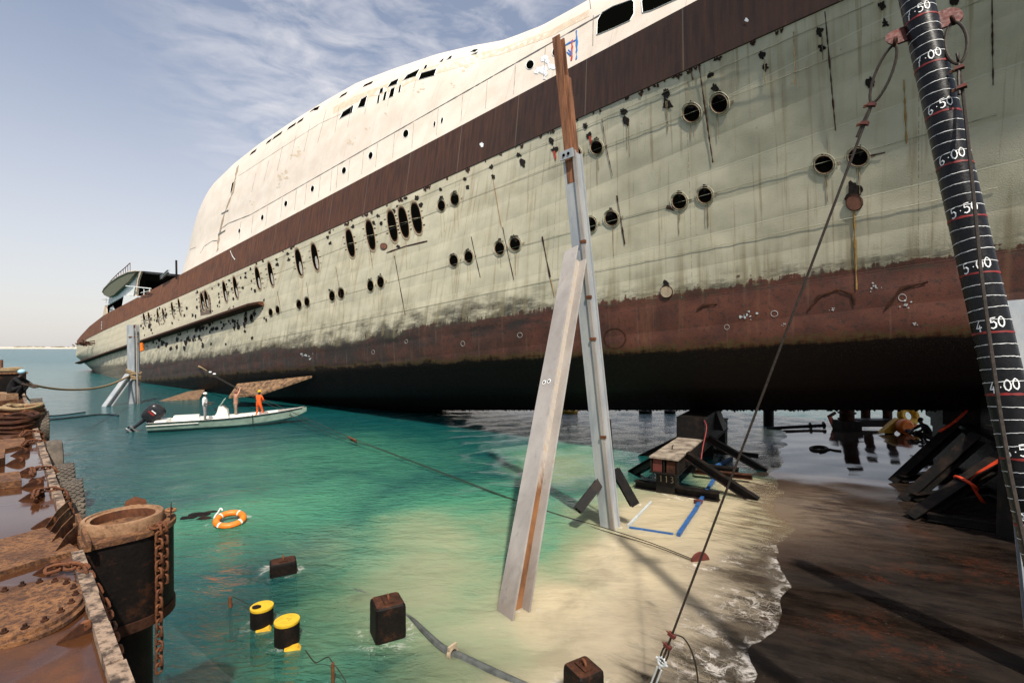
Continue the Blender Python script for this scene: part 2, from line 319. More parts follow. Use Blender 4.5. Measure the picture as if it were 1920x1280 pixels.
# ---------------------------------------------------------------- mesh builder (world coordinates)
class MB:
    def __init__(s): s.v = []; s.f = []; s.mi = []; s.att = {}; s.mats = []
    def mid(s, m):
        if m not in s.mats: s.mats.append(m)
        return s.mats.index(m)
    def add(s, verts, faces, m, att=None):
        k = len(s.v); s.v += [V(p) for p in verts]; i = s.mid(m)
        if att:
            for j, a in enumerate(att): s.att[k + j] = a
        for f in faces: s.f.append([k + j for j in f]); s.mi.append(i)
        return k
    def box(s, c, ax, ay, az, m, taper=1.0):
        """centre and three half-axis vectors"""
        c, ax, ay, az = V(c), V(ax), V(ay), V(az); vs = []
        for k in (-1, 1):
            t = taper if k > 0 else 1
            for i, j in ((-1, -1), (1, -1), (1, 1), (-1, 1)): vs.append(c + ax * i * t + ay * j * t + az * k)
        s.add(vs, [(3, 2, 1, 0), (4, 5, 6, 7), (0, 1, 5, 4), (1, 2, 6, 5), (2, 3, 7, 6), (3, 0, 4, 7)], m); return s
    def prism(s, poly, off, m):
        off = V(off); n = len(poly); p = [V(q) for q in poly]
        nrm = V((0, 0, 0))
        for i in range(n): nrm += p[i].cross(p[(i + 1) % n])
        if nrm.dot(off) > 0: p = p[::-1]
        vs = p + [q + off for q in p]
        s.add(vs, [list(range(n)), list(range(2 * n - 1, n - 1, -1))] + [(i + n, (i + 1) % n + n, (i + 1) % n, i) for i in range(n)], m); return s
    def tube(s, pts, r, m, n=8, cap=True, closed=False):
        pts = [V(p) for p in pts]; N = len(pts); rr = r if isinstance(r, (list, tuple)) else [r] * N
        vs = []; u = None
        for i, p in enumerate(pts):
            if closed: d = pts[(i + 1) % N] - pts[i - 1]
            else: d = pts[min(i + 1, N - 1)] - pts[max(i - 1, 0)]
            d = d.normalized() if d.length > 1e-9 else V((0, 0, 1))
            if u is None: u = d.orthogonal().normalized()
            else:
                u = u - d * u.dot(d); u = u.normalized() if u.length > 1e-6 else d.orthogonal().normalized()
            w = d.cross(u)
            for k in range(n):
                a = 2 * math.pi * k / n; vs.append(p + (u * math.cos(a) + w * math.sin(a)) * rr[i])
        fs = []
        for i in range(N if closed else N - 1):
            j = (i + 1) % N
            for k in range(n): fs.append((i * n + k, i * n + (k + 1) % n, j * n + (k + 1) % n, j * n + k))
        if cap and not closed: fs += [list(range(n))[::-1], list(range((N - 1) * n, N * n))]
        s.add(vs, fs, m); return s
    def lathe(s, c, axis, prof, m, n=28, a0=0, a1=2 * math.pi, u=None, mats=None):
        """prof: (radius, height) along axis"""
        c = V(c); d = V(axis).normalized(); u = V(u) if u is not None else d.orthogonal(); u = (u - d * u.dot(d)).normalized(); w = d.cross(u)
        full = abs(a1 - a0 - 2 * math.pi) < 1e-6; cols = n if full else n + 1; vs = []
        for r, h in prof:
            for k in range(cols):
                a = a0 + (a1 - a0) * k / n; vs.append(c + d * h + (u * math.cos(a) + w * math.sin(a)) * r)
        for i in range(len(prof) - 1):
            fs = []
            for k in range(n if full else n):
                k2 = (k + 1) % cols; fs.append((i * cols + k, i * cols + k2, (i + 1) * cols + k2, (i + 1) * cols + k))
            mm = mats[i] if mats else m
            if i == 0: base = s.add(vs, fs, mm)
            else:
                q = s.mid(mm)
                for f in fs: s.f.append([base + j for j in f]); s.mi.append(q)
        return s
    def torus(s, c, axis, R_, r, m, n=28, k=10, squash=1.0):
        prof = [(R_ + r * math.cos(2 * math.pi * i / k), squash * r * math.sin(2 * math.pi * i / k)) for i in range(k + 1)]
        return s.lathe(c, axis, prof, m, n)
    def ball(s, c, r, m, sc=(1, 1, 1), n=10, jit=0):
        bm = bmesh.new(); bmesh.ops.create_icosphere(bm, subdivisions=3 if n > 12 else 2, radius=1)
        c = V(c); vs = []
        for v in bm.verts:
            p = V((v.co.x * sc[0], v.co.y * sc[1], v.co.z * sc[2])) * r
            if jit: p *= 1 + jit * mnoise.noise(v.co * 2.3 + c)
            vs.append(c + p)
        s.add(vs, [[x.index for x in f.verts] for f in bm.faces], m); bm.free(); return s
    def ibeam(s, a, b, w, d, t, up, m, m2=None):
        """H section from a to b; flanges of width w at +-d/2 along 'up'"""
        a, b = V(a), V(b); ax = (b - a); L = ax.length; ax.normalize(); up = V(up); up = (up - ax * up.dot(ax)).normalized(); sd_ = ax.cross(up); c = (a + b) / 2
        s.box(c + up * (d / 2 - t / 2), ax * L / 2, sd_ * w / 2, up * t / 2, m2 or m); s.box(c - up * (d / 2 - t / 2), ax * L / 2, sd_ * w / 2, up * t / 2, m)
        s.box(c, ax * (L / 2 - .002), sd_ * t / 2, up * (d / 2 - t - .001), m); return s
    def loft(s, rows, m, closed=False, att=None, flip=False):
        n = len(rows[0]); vs = [p for r in rows for p in r]; at_ = [q for r in att for q in r] if att else None; fs = []
        for i in range(len(rows) - 1):
            for k in range(n if closed else n - 1):
                f = (i * n + k, i * n + (k + 1) % n, (i + 1) * n + (k + 1) % n, (i + 1) * n + k); fs.append(f[::-1] if flip else f)
        s.add(vs, fs, m, at_); return s
    def build(s, name, parent=None, base=None, smooth=True, angle=35):
        if parent is not None: base = V(parent['_b'])
        elif base is None:
            xs = [p.x for p in s.v]; ys = [p.y for p in s.v]; zs = [p.z for p in s.v]; base = V(((min(xs) + max(xs)) / 2, (min(ys) + max(ys)) / 2, min(zs)))
        base = V(base); me = bpy.data.meshes.new(name); me.from_pydata([p - base for p in s.v], [], s.f)
        for m in s.mats: me.materials.append(MATS[m])
        me.polygons.foreach_set('material_index', s.mi)
        if s.att:
            a = me.attributes.new('shipco', 'FLOAT_VECTOR', 'POINT'); d = np.zeros((len(s.v), 3), np.float32)
            for k, q in s.att.items(): d[k] = q
            a.data.foreach_set('vector', d.ravel())
        if smooth:
            me.polygons.foreach_set('use_smooth', [True] * len(me.polygons))
            try: me.set_sharp_from_angle(angle=R(angle))
            except Exception: pass
        me.update(); o = bpy.data.objects.new(name, me); COL.objects.link(o); o['_b'] = tuple(base)
        if parent is None: o.location = base
        else: o.parent = parent
        return o
def clean():
    for o in bpy.data.objects:
        if '_b' in o: del o['_b']
def tag(o, label, cat, group=None):
    o['label'] = label; o['category'] = cat
    if group: o['group'] = group
    return o
def thing(name, base, label, cat, group=None):
    o = bpy.data.objects.new(name, None); COL.objects.link(o); o.location = base; o['_b'] = tuple(base); o.empty_display_size = .2
    return tag(o, label, cat, group)
def catmull(pts, per=8):
    pts = [V(p) for p in pts]; out = []
    for i in range(len(pts) - 1):
        p0, p1, p2, p3 = pts[max(i - 1, 0)], pts[i], pts[i + 1], pts[min(i + 2, len(pts) - 1)]
        for k in range(per):
            t = k / per; out.append(.5 * ((2 * p1) + (p2 - p0) * t + (2 * p0 - 5 * p1 + 4 * p2 - p3) * t * t + (3 * p1 - p0 - 3 * p2 + p3) * t ** 3))
    return out + [pts[-1]]
def sag(a, b, d, n=24): a, b = V(a), V(b); return [a.lerp(b, i / n) - V((0, 0, 4 * d * (i / n) * (1 - i / n))) for i in range(n + 1)]
def chain(mb, pts, m, L=.15, r=.017, wid=.34):
    """links along a polyline, each turned a quarter against the last"""
    pts = [V(p) for p in pts]; cum = [0]
    for i in range(1, len(pts)): cum.append(cum[-1] + (pts[i] - pts[i - 1]).length)
    def pos(d):
        for i in range(1, len(pts)):
            if d <= cum[i]: return pts[i - 1].lerp(pts[i], (d - cum[i - 1]) / max(cum[i] - cum[i - 1], 1e-6))
        return pts[-1]
    step = L * .74; d = 0; k = 0
    while d + L * .5 < cum[-1]:
        a, b = pos(d), pos(min(d + L, cum[-1])); ax = (b - a).normalized(); c = (a + b) / 2
        u = ax.cross(V((.31, .2, .9))); u = u.normalized() if u.length > .1 else ax.orthogonal().normalized(); w = ax.cross(u)
        ang = R(40) + (R(90) if k % 2 else 0) + random.uniform(-.15, .15); sdv = u * math.cos(ang) + w * math.sin(ang); hw = L * wid; loop = []
        for q in range(12):
            t = 2 * math.pi * q / 12; x = math.cos(t); y = math.sin(t); loop.append(c + ax * ((L / 2 - hw * .55) * (1 if x > .01 else -1 if x < -.01 else 0) + x * hw * .55) + sdv * y * hw)
        mb.tube(loop, r, m, n=6, closed=True); d += step; k += 1
DIG = {'0': [[(.3, 1), (.08, .8), (0, .5), (.08, .18), (.3, 0), (.52, .18), (.6, .5), (.52, .8), (.3, 1)]],
       '1': [[(.1, .8), (.32, 1), (.32, 0)]],
       '3': [[(.05, .88), (.3, 1), (.52, .85), (.48, .65), (.22, .52), (.52, .4), (.58, .18), (.32, 0), (.04, .1)]],
       '4': [[(.42, 1), (.0, .36), (.6, .36)], [(.4, .62), (.36, -.02)]],
       '5': [[(.58, .98), (.12, .98), (.1, .58), (.38, .62), (.56, .4), (.48, .1), (.22, 0), (.02, .12)]],
       '6': [[(.48, 1), (.18, .75), (.03, .35), (.14, .05), (.4, 0), (.58, .22), (.42, .46), (.1, .36)]],
       '7': [[(.02, .95), (.58, 1), (.3, .5), (.18, -.02)], [(.14, .5), (.48, .54)]], '.': [[(.25, .42), (.35, .42)]]}
# ================================================================ SETTING: barge deck, water, shore
def deck_h(x, y):
    n = mnoise.noise(V((x * .55, y * .55, 1.3))) * .032 + mnoise.noise(V((x * 1.7, y * 1.7, 5.1))) * .018 + mnoise.noise(V((x * 4.5, y * 4.5, 2.))) * .006
    return deck_z(x, y) + n * (1.0 if y < 26 else .6) - .045 * math.exp(-((y - 11.6) / 3.2) ** 2) * (1 if x > 3 else 0)
def build_deck():
    mb = MB(); ss = np.arange(-16, 46.01, .4); os_ = np.arange(-17.4, 15.6, .4); vs = []; n = len(os_)
    for s in ss:
        for o in os_: p = ship(s, o, 0); vs.append(V((p.x, p.y, deck_h(p.x, p.y))))
    att = [(p.x, p.y, p.z) for p in vs]
    fs = [(i * n + k, i * n + k + 1, (i + 1) * n + k + 1, (i + 1) * n + k) for i in range(len(ss) - 1) for k in range(n - 1)]
    mb.add(vs, fs, 'deck', att)
    rim = [i * n for i in range(len(ss))] + [(len(ss) - 1) * n + k for k in range(1, n)] + [i * n + n - 1 for i in range(len(ss) - 2, -1, -1)] + [k for k in range(n - 2, 0, -1)]
    low = len(mb.v); mb.add([vs[i] - V((0, 0, 3)) for i in rim], [], 'deck'); m = len(rim)
    q = mb.mid('deck')
    for i in range(m): mb.f.append([rim[i], rim[(i + 1) % m], low + (i + 1) % m, low + i]); mb.mi.append(q)
    o = mb.build('deck', base=(0, 0, 0), angle=60); o['kind'] = 'structure'; o['label'] = 'wet rust-black submersible deck sloping into the water'
@mat('deck')
def _(t):
    a = t.attr('shipco'); x, y, h = t.sep(a); p = t.xyz(x, y, 0.)
    r = t.node('ShaderNodeVectorRotate', rotation_type='Z_AXIS'); t.put(r.inputs['Vector'], p); r.inputs['Angle'].default_value = R(39)
    q = r.outputs[0]
    n = t.noise(p, .5, 6, .65); st = t.noise(t.scl(q, .8, 2.6, 1), 1, 7, .72); fi = t.noise(p, 7, 6, .72); ti = t.noise(t.scl(q, 1.0, 1.8, 1), 30, 3, .6); pu = t.noise(t.scl(q, .3, .9, 1), .8, 4, .55)
    col = t.mix(t.mr(st, .34, .68), (.005, .0034, .0027), (.021, .0145, .0108))
    col = t.mix(t.m('MULTIPLY', t.mr(n, .54, .68), t.mr(fi, .42, .6)), col, (.048, .014, .0065))
    glint_fleck = t.noise(t.scl(q, 2.0, 9., 1), 3.2, 6, .7); col = t.mix(t.m('MULTIPLY', t.mr(glint_fleck, .60, .70, 0, .7), t.mr(t.noise(p, .6, 4, .6), .40, .62)), col, (.13, .095, .07)); col = t.mix(t.m('MULTIPLY', t.mr(ti, .68, .72, 0, .7), t.mr(t.noise(p, .5, 5, .7), .48, .64)), col, (.32, .27, .21)); col = t.mix(t.mr(fi, .62, .74, 0, .5), col, (.004, .003, .003))  # pale streaks and specks paint glints of the wet deck into the colour
    # grey-sand film of the last wash, only a few centimetres above the water and away from the near corner
    far = t.mr(y, 12.5, 15.5); up = t.m('ADD', h, t.m('MULTIPLY', t.m('SUBTRACT', t.noise(t.scl(q, .9, 3.5, 1), 1.2, 7, .7, .5), .5), .55))
    film = t.m('MULTIPLY', t.m('MULTIPLY', far, t.mr(up, .22, .0)), t.mr(y, 19.5, 16.5)); film2 = t.m('MULTIPLY', t.mr(y, 10.5, 14.), t.mr(up, .42, .05))
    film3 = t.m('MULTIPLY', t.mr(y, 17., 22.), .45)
    col = t.mix(t.m('MULTIPLY', film2, .55), col, (.085, .058, .044)); col = t.mix(t.m('MULTIPLY', film, .62), col, (.20, .150, .105))
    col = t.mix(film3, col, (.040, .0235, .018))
    under = t.mr(h, -.04, -.35); col = t.mix(t.m('MULTIPLY', under, t.mr(n, .35, .6, .25, .85)), col, (.30, .27, .17))
    wet = t.mr(pu, .35, .62, .07, .42); rough = t.m('MULTIPLY', wet, t.mr(y, 12., 19., 1.25, .20))
    seamx = t.m('FRACT', t.m('DIVIDE', t.sep(q)[1], 2.4)); sm = t.m('LESS_THAN', seamx, .012)
    hgt = t.m('ADD', t.m('MULTIPLY', fi, .6), t.m('ADD', t.m('MULTIPLY', ti, .10), t.m('ADD', t.m('MULTIPLY', st, .8), t.m('MULTIPLY', sm, -.7))))
    t.bsdf(col, t.node('ShaderNodeRGBToBW').outputs[0] if False else rough, normal=t.bump(t.m('MULTIPLY', hgt, t.mr(y, 12., 19., 1., .16)), .26, .03), spec=t.mr(y, 10., 19., .24, .20))
def build_water():
    def axis(lo, hi, step, far_lo, far_hi):
        a = list(np.arange(lo, hi + 1e-6, step)); d = step
        x = hi
        while x < far_hi: d *= 1.18; x += d; a.append(x)
        x = lo; d = step
        while x > far_lo: d *= 1.25; x -= d; a.insert(0, x)
        return np.array(a)
    xs = axis(-26, 24, .16, -5000, 5000); ys = axis(4, 40, .16, -400, 9000)
    X, Y = np.meshgrid(xs, ys); nx, ny = len(xs), len(ys); x, y = X.ravel(), Y.ravel()
    # slow swirls that bend the edges of the silt clouds
    wx = 1.0 * np.sin(.55 * y + 1.1 * np.sin(.31 * x)) + .5 * np.sin(1.3 * y - .7 * x) + .25 * np.sin(2.9 * x + 2.1 * y)
    wy = 1.3 * np.sin(.47 * x + 1.3 * np.sin(.27 * y) + 2.) + .6 * np.sin(1.2 * x + .9 * y + 1.) + .3 * np.sin(3.1 * y - 1.9 * x)
    def cloud(lst):
        out = np.zeros_like(x)
        for px, py, rx, ry, w in lst:
            Yc = CH * FPX / (py - HZ); c = at_z(px, py); rX = rx * Yc / FPX; rY = abs(CH * FPX / (max(py - ry, HZ + 40) - HZ) - CH * FPX / (py + ry - HZ)) / 2
            out = np.maximum(out, w * np.exp(-(((x + wx * .28 * Yc / 12 - c.x) / rX) ** 2 + ((y + wy * .45 * Yc / 14 - c.y) / rY) ** 2)))
        return out
    turb = cloud([(800, 1080, 270, 130, .56), (620, 1040, 220, 100, .36), (700, 1180, 200, 90, .34), (1300, 1090, 260, 160, 1.2), (1240, 965, 190, 66, 1.0), (1430, 935, 130, 44, 1.05), (1060, 1150, 220, 140, .92), (1200, 1270, 260, 90, 1.0), (960, 985, 200, 90, .42), (1420, 1180, 150, 160, 1.05), (840, 1010, 240, 90, .50), (930, 1160, 300, 150, .62), (1060, 870, 170, 40, .48), (760, 1120, 130, 60, .3), (1480, 820, 60, 20, .6)])
    green = cloud([(930, 1000, 330, 130, 1.0), (520, 960, 260, 90, .8), (760, 1090, 250, 120, 1.0), (1060, 860, 150, 34, .8), (640, 860, 330, 70, .55), (660, 1190, 190, 120, .62)])
    clear = cloud([(560, 1150, 210, 110, .75), (760, 1240, 200, 70, .7), (430, 1010, 140, 40, .25), (900, 1250, 80, 60, .3)])
    sh = np.array([deck_h(a, b) if (4 < b < 40 and -26 < a < 24) else -5. for a, b in zip(x, y)])
    dd0 = 0.0 - sh; run = np.clip((.50 - dd0) / .35, 0, 1) * np.clip(dd0 / .08, 0.75, 1) * (y < 19.5) * np.clip((19.5 - y) / 3, 0, 1); turb = np.maximum(turb, run * 1.0)
    z = .012 * np.sin(1.9 * x + 1.1 * y + wx) + .010 * np.sin(2.7 * y - 1.3 * x + wy)
    z[(x < -26) | (x > 24) | (y < 4) | (y > 40)] = 0
    me = bpy.data.meshes.new('water'); idx = np.arange(nx * ny).reshape(ny, nx)
    q = np.stack([idx[:-1, :-1], idx[:-1, 1:], idx[1:, 1:], idx[1:, :-1]], -1).reshape(-1, 4)
    me.vertices.add(nx * ny); me.vertices.foreach_set('co', np.stack([x, y, z], -1).astype(np.float32).ravel())
    me.loops.add(q.size); me.loops.foreach_set('vertex_index', q.ravel().astype(np.int32)); me.polygons.add(len(q))
    me.polygons.foreach_set('loop_start', np.arange(0, q.size, 4, dtype=np.int32)); me.polygons.foreach_set('loop_total', np.full(len(q), 4, dtype=np.int32))
    me.polygons.foreach_set('use_smooth', [True] * len(q))
    a = me.attributes.new('silt', 'FLOAT_VECTOR', 'POINT'); a.data.foreach_set('vector', np.stack([turb, green, clear], -1).astype(np.float32).ravel())
    ringv = np.zeros_like(x)
    for px, py, r, w in [(966, 1128, .36, .10), (1145, 985, .36, .10), (727, 1188, .42, .10), (531, 1066, .40, .08), (1095, 1300, .36, .10), (491, 1171, .22, .06), (538, 1203, .23, .06), (624, 1290, .04, .05), (1085, 950, .2, .08), (1190, 945, .2, .08), (1310, 1052, .3, .12), (1275, 925, .6, .2), (431, 977, .45, .07)]:
        c = at_z(px, py, 0); d = np.hypot(x - c.x, y - c.y); ringv = np.maximum(ringv, np.exp(-((d - r) / (w * 1.6)) ** 2))
    a = me.attributes.new('wash', 'FLOAT', 'POINT'); a.data.foreach_set('value', ringv.astype(np.float32))
    a = me.attributes.new('depth', 'FLOAT', 'POINT'); a.data.foreach_set('value', (z - sh).astype(np.float32))
    me.update(calc_edges=True); me.validate(); me.materials.append(MATS['water'])
    o = bpy.data.objects.new('water', me); COL.objects.link(o); o['kind'] = 'structure'; o['label'] = 'teal sea clouding to milky sand-coloured water over the deck'
@mat('water')
def _(t):
    c = t.co(); x, y, z = t.sep(c); a = t.attr('silt'); tu, gr, cl = t.sep(a); dep = t.attr('depth', 'Fac')
    sw = t.noise(t.scl(c, .55, .8, 1), 1, 6, .62, .9); sw2 = t.noise(t.scl(c, 1.4, 2.2, 1), 1, 6, .65, .6); big = t.noise(t.scl(c, .05, .12, 1), 1, 4, .55)
    k = t.m('SUBTRACT', t.m('ADD', t.m('MULTIPLY', sw, .6), t.m('MULTIPLY', sw2, .4)), .5)
    g = t.mr(t.m('ADD', gr, t.m('MULTIPLY', k, .8)), .08, .95); u = t.mr(t.m('ADD', tu, t.m('MULTIPLY', k, .34)), .12, 1.0)
    base = t.mix(t.mr(y, 12., 90.), (.004, .050, .053), (.007, .092, .096)); base = t.mix(t.mr(big, .35, .65, 0, .5), base, (.003, .054, .052))
    col = t.mix(g, base, (.052, .215, .125)); col = t.mix(t.mr(u, 0., .45), col, (.20, .245, .145)); col = t.mix(t.mr(u, .35, 1.), col, (.44, .372, .245))
    cloudy = t.noise(t.scl(c, .35, .5, 1), 1, 5, .6, 1.2); col = t.mix(t.m('MULTIPLY', t.mr(u, .4, .8), t.mr(cloudy, .48, .68, 0, .6)), col, (.22, .19, .125))
    fil = t.noise(t.scl(t.vm('ADD', c, t.scl(t.noise(c, .5, 2, .5, 0, True), 1.5, 1.5, 0)), .8, 2.2, 1), 2., 6, .7); col = t.mix(t.m('MULTIPLY', t.mr(u, .4, .9), t.mr(fil, .56, .70, 0, .35)), col, (.50, .44, .33))
    murk = t.m('MULTIPLY', t.mr(sw, .56, .70), t.m('MULTIPLY', cl, .85)); col = t.mix(murk, col, (.03, .06, .05))
    # lacy foam where the sheet runs out on the deck
    fn = t.noise(t.scl(c, 3.4, 3.4, 1), 1, 7, .72, .5); fv = t.voro(t.vm('ADD', c, t.scl(t.noise(c, 3, 3, .5, 0, True), .25, .25, 0)), 7.5, 'DISTANCE_TO_EDGE')
    band = t.m('MULTIPLY', t.mr(dep, .17, .0), t.mr(y, 14.5, 11.5)); wide = t.m('MULTIPLY', t.mr(t.m('ADD', dep, t.m('MULTIPLY', k, .35)), .34, .04), t.mr(y, 15., 12.)); edge = t.m('MULTIPLY', t.mr(dep, .035, .0), t.mr(y, 15., 12.))
    clus = t.mr(t.noise(c, .75, 3, .5), .42, .62)
    lace = t.m('MULTIPLY', t.m('MULTIPLY', band, clus), t.m('ADD', t.mr(fn, .50, .62), t.mr(fv, .045, .0, 0., .6)), clamp=True)
    foam = t.m('MAXIMUM', t.m('MULTIPLY', edge, t.m('MULTIPLY', t.mr(fn, .42, .58), .75)), t.m('MULTIPLY', lace, .8), clamp=True)
    col = t.mix(t.m('MULTIPLY', wide, .75), col, (.20, .165, .125)); foam = t.m('MAXIMUM', foam, t.m('MULTIPLY', t.attr('wash', 'Fac'), t.mr(fn, .50, .66, 0, .7))); grey = t.m('MULTIPLY', t.m('MULTIPLY', band, t.mr(fn, .35, .6)), .8); col = t.mix(grey, col, (.10, .078, .060)); col = t.mix(foam, col, (.62, .58, .53))
    # ripples: small chop near, longer waves far
    w1 = t.noise(t.scl(c, 1.1, 2.4, 1), 1.6, 3, .55, .4); w2 = t.noise(t.scl(c, 1., 1.9, 1), 5.5, 4, .6, .6); w3 = t.noise(t.scl(c, .35, .9, 1), .55, 4, .6, .3)
    calm = t.mr(t.m('ADD', u, t.m('MULTIPLY', g, .30)), .10, .70, 1., .15); far = t.mr(y, 18., 90.)
    hh = t.m('ADD', t.m('MULTIPLY', t.m('ADD', t.m('MULTIPLY', w1, .9), t.m('MULTIPLY', w2, .30)), calm), t.m('MULTIPLY', w3, t.m('ADD', .6, t.m('MULTIPLY', far, 3.))))
    nb = t.bump(hh, .9, .18)
    rough = t.mr(foam, 0., .5, .06, .7); rough = t.m('MAXIMUM', rough, t.mr(y, 20., 200., .06, .22)); rough = t.m('MAXIMUM', rough, t.mr(u, .3, 1., .05, .12))
    rv = t.node('ShaderNodeVectorRotate', rotation_type='Z_AXIS'); t.put(rv.inputs['Vector'], c); rv.inputs['Angle'].default_value = R(39); pr_ = rv.outputs[0]
    body = t.bsdf(col, rough, normal=nb, spec=.42, out=False); pb = body.node; pb.subsurface_method = 'BURLEY'; t.put(pb.inputs['Subsurface Weight'], t.m('MULTIPLY', t.mr(u, .15, .6), t.mr(y, 34., 26., 0., .85))); pb.inputs['Subsurface Radius'].default_value = (1., 1., .9); pb.inputs['Subsurface Scale'].default_value = .45
    tr = t.node('ShaderNodeBsdfTransparent'); t.put(tr.inputs[0], t.mix(t.mr(dep, .5, .15), (.72, .90, .78), (.96, .92, .86)))
    strk = t.noise(t.scl(pr_, .7, 3.4, 1), 1.1, 7, .7, .4); dthin = t.m('ADD', dep, t.m('MULTIPLY', t.m('SUBTRACT', strk, .5), .34)); thin = t.m('MULTIPLY', t.mr(dthin, .145, .0), t.mr(y, 30., 22., 0., 1.45))
    inside = t.m('MULTIPLY', t.mr(dep, 3., 1.5), t.m('ADD', cl, t.m('MULTIPLY', k, .5)), clamp=True)
    f = t.m('MAXIMUM', thin, inside); f = t.m('MINIMUM', f, 1.4); f = t.m('MULTIPLY', t.m('MULTIPLY', f, t.m('SUBTRACT', 1., foam)), .62, clamp=True)
    mx = t.node('ShaderNodeMixShader'); t.put(mx.inputs[0], f); t.l.new(body, mx.inputs[1]); t.l.new(tr.outputs[0], mx.inputs[2]); t.out(mx.outputs[0])
build_deck(); build_water()
def build_shore():
    mb = MB(); rows = []
    for i in range(121):
        x = -3400 + i * 50; h = 6 + 2.2 * mnoise.noise(V((x * .004, 0, 0))) + 1.2 * mnoise.noise(V((x * .03, 3, 0)))
        rows.append([V((x, 1900, -.5)), V((x, 1915, 3.0)), V((x, 1960, h)), V((x, 2300, h * .7)), V((x, 2700, -.5))])
    mb.loft(rows, 'sand_shore', flip=True); o = mb.build('shore', base=(0, 1900, 0)); o['kind'] = 'structure'; o['label'] = 'low sandy shore along the horizon'
    sc = MB()
    for i in range(70):
        x = -2500 + random.random() * 1400; sc.ball((x, 1985 + random.random() * 60, 7.2), 1, 'scrub', (5 + random.random() * 8, 3, 1.2 + random.random() * 1.8), jit=.3)
    s = sc.build('scrub', base=(-1800, 1985, 7)); s['kind'] = 'stuff'; s['label'] = 'low scrub on the far sandy shore'
build_shore()
# ================================================================ THE SHIP
def lerp_tab(tab):
    xs = [a for a, b in tab]; ys = [b for a, b in tab]
    def f(x):
        if x <= xs[0]: return ys[0] + (x - xs[0]) * (ys[1] - ys[0]) / (xs[1] - xs[0])
        if x >= xs[-1]: return ys[-1] + (x - xs[-1]) * (ys[-1] - ys[-2]) / (xs[-1] - xs[-2])
        return float(np.interp(x, xs, ys))
    return f
sst = lambda a, b, x: (lambda t: t * t * (3 - 2 * t))(min(max((x - a) / (b - a), 0), 1))
e_ = lambda s: 1.5 * max(0, (s - 85) / 60) ** 2
SEND = next(s for s in np.arange(100, 190, .5) if (lambda p: 960 + p.x / p.y * FPX)(ship(s, e_(s), 0)) < 141)
fl = lambda s: 1 - sst(-13, 17, s)
VPL = lambda y1300: (lambda x: 770 - (770 - y1300) / 1443 * (x + 143))
y_keel = lambda x: 768.5
y_chine = lerp_tab([(100, 712), (200, 716), (300, 712), (450, 700), (600, 690), (860, 677), (1300, 656), (1825, 625), (2200, 603)])
y_boot = lerp_tab([(100, 690), (250, 684), (400, 668), (480, 656), (640, 645), (860, 603), (1100, 572), (1300, 545), (1700, 492), (1920, 463), (2300, 413)])
_bb, _bt = VPL(126), VPL(6)
tbb = lerp_tab([(120, 660), (140, 650), (165, 634), (195, 619.2), (230, 603.4)]); tbt = lerp_tab([(120, 660), (141, 643), (152, 629), (168, 612), (182, 601), (195, 591), (230, 572.5)])
y_bb = lambda x: tbb(x) if x < 200 else _bb(x)
y_bt = lambda x: tbt(x) if x < 200 else _bt(x)
o_keel = lambda s: 4.0 + e_(s) + 1.6 * el(s); o_bil = lambda s: 1.1 + e_(s) + 1.3 * el(s); o_chine = lambda s: .05 + e_(s) + el(s); o_boot = lambda s: -.05 - .15 * fl(s) + e_(s) + .45 * el(s)
el = lambda s: 5.5 * max(0, (s - 88) / (SEND - 88)) ** 2.2
th_ = lambda s: (1 - fl(s)) * (1 - .85 * sst(80, SEND, s))
o_mid = lambda s: -1.35 * fl(s) + .85 * th_(s) + e_(s); o_bb = lambda s: -3.1 * fl(s) + 2.0 * th_(s) + e_(s); o_bt = lambda s: -3.6 * fl(s) + 2.5 * th_(s) + e_(s)
def zf(of, yf): return lambda s: ship_z(s, of(s), yf)
z_keel, z_chine, z_boot, z_bb, z_bt = zf(o_keel, y_keel), zf(o_chine, y_chine), zf(o_boot, y_boot), zf(o_bb, y_bb), zf(o_bt, y_bt)
z_bil = lambda s: z_keel(s) + .42 * (z_chine(s) - z_keel(s)); z_mid = lambda s: (z_boot(s) + z_bb(s)) / 2
STN = list(np.arange(-15, 40, 1.0)) + list(np.arange(40, 110, 1.5)) + list(np.arange(110, SEND + .01, 2.0))
if STN[-1] < SEND: STN.append(SEND)
def sect(s):
    return [(8.5, z_keel(s)), (o_keel(s), z_keel(s)), (o_bil(s), z_bil(s)), (o_chine(s), z_chine(s)), (o_boot(s), z_boot(s)), (o_mid(s), z_mid(s)), (o_bb(s), z_bb(s))]
def ring(pts, sub=4):
    out = []
    for i in range(len(pts) - 1):
        for k in range(sub): t = k / sub; out.append((pts[i][0] + (pts[i + 1][0] - pts[i][0]) * t, pts[i][1] + (pts[i + 1][1] - pts[i][1]) * t, i + t))
    out.append((*pts[-1], len(pts) - 1)); return out
BASE = V((-20, 40, 0))
ship_t = thing('ship_wreck', BASE, 'huge stripped white and pale green ship hull raised on docking blocks', 'ship')
hull = MB(); rows = []; att = []
for s in STN:
    r = ring(sect(s)); rows.append([ship(s, o, z) for o, z, k in r]); att.append([(s, z + .0833 * s, k - 1) for o, z, k in r])
hull.loft(rows, 'hull', att=att); hull_bvh = BVHTree.FromPolygons([p[:] for p in hull.v], hull.f)
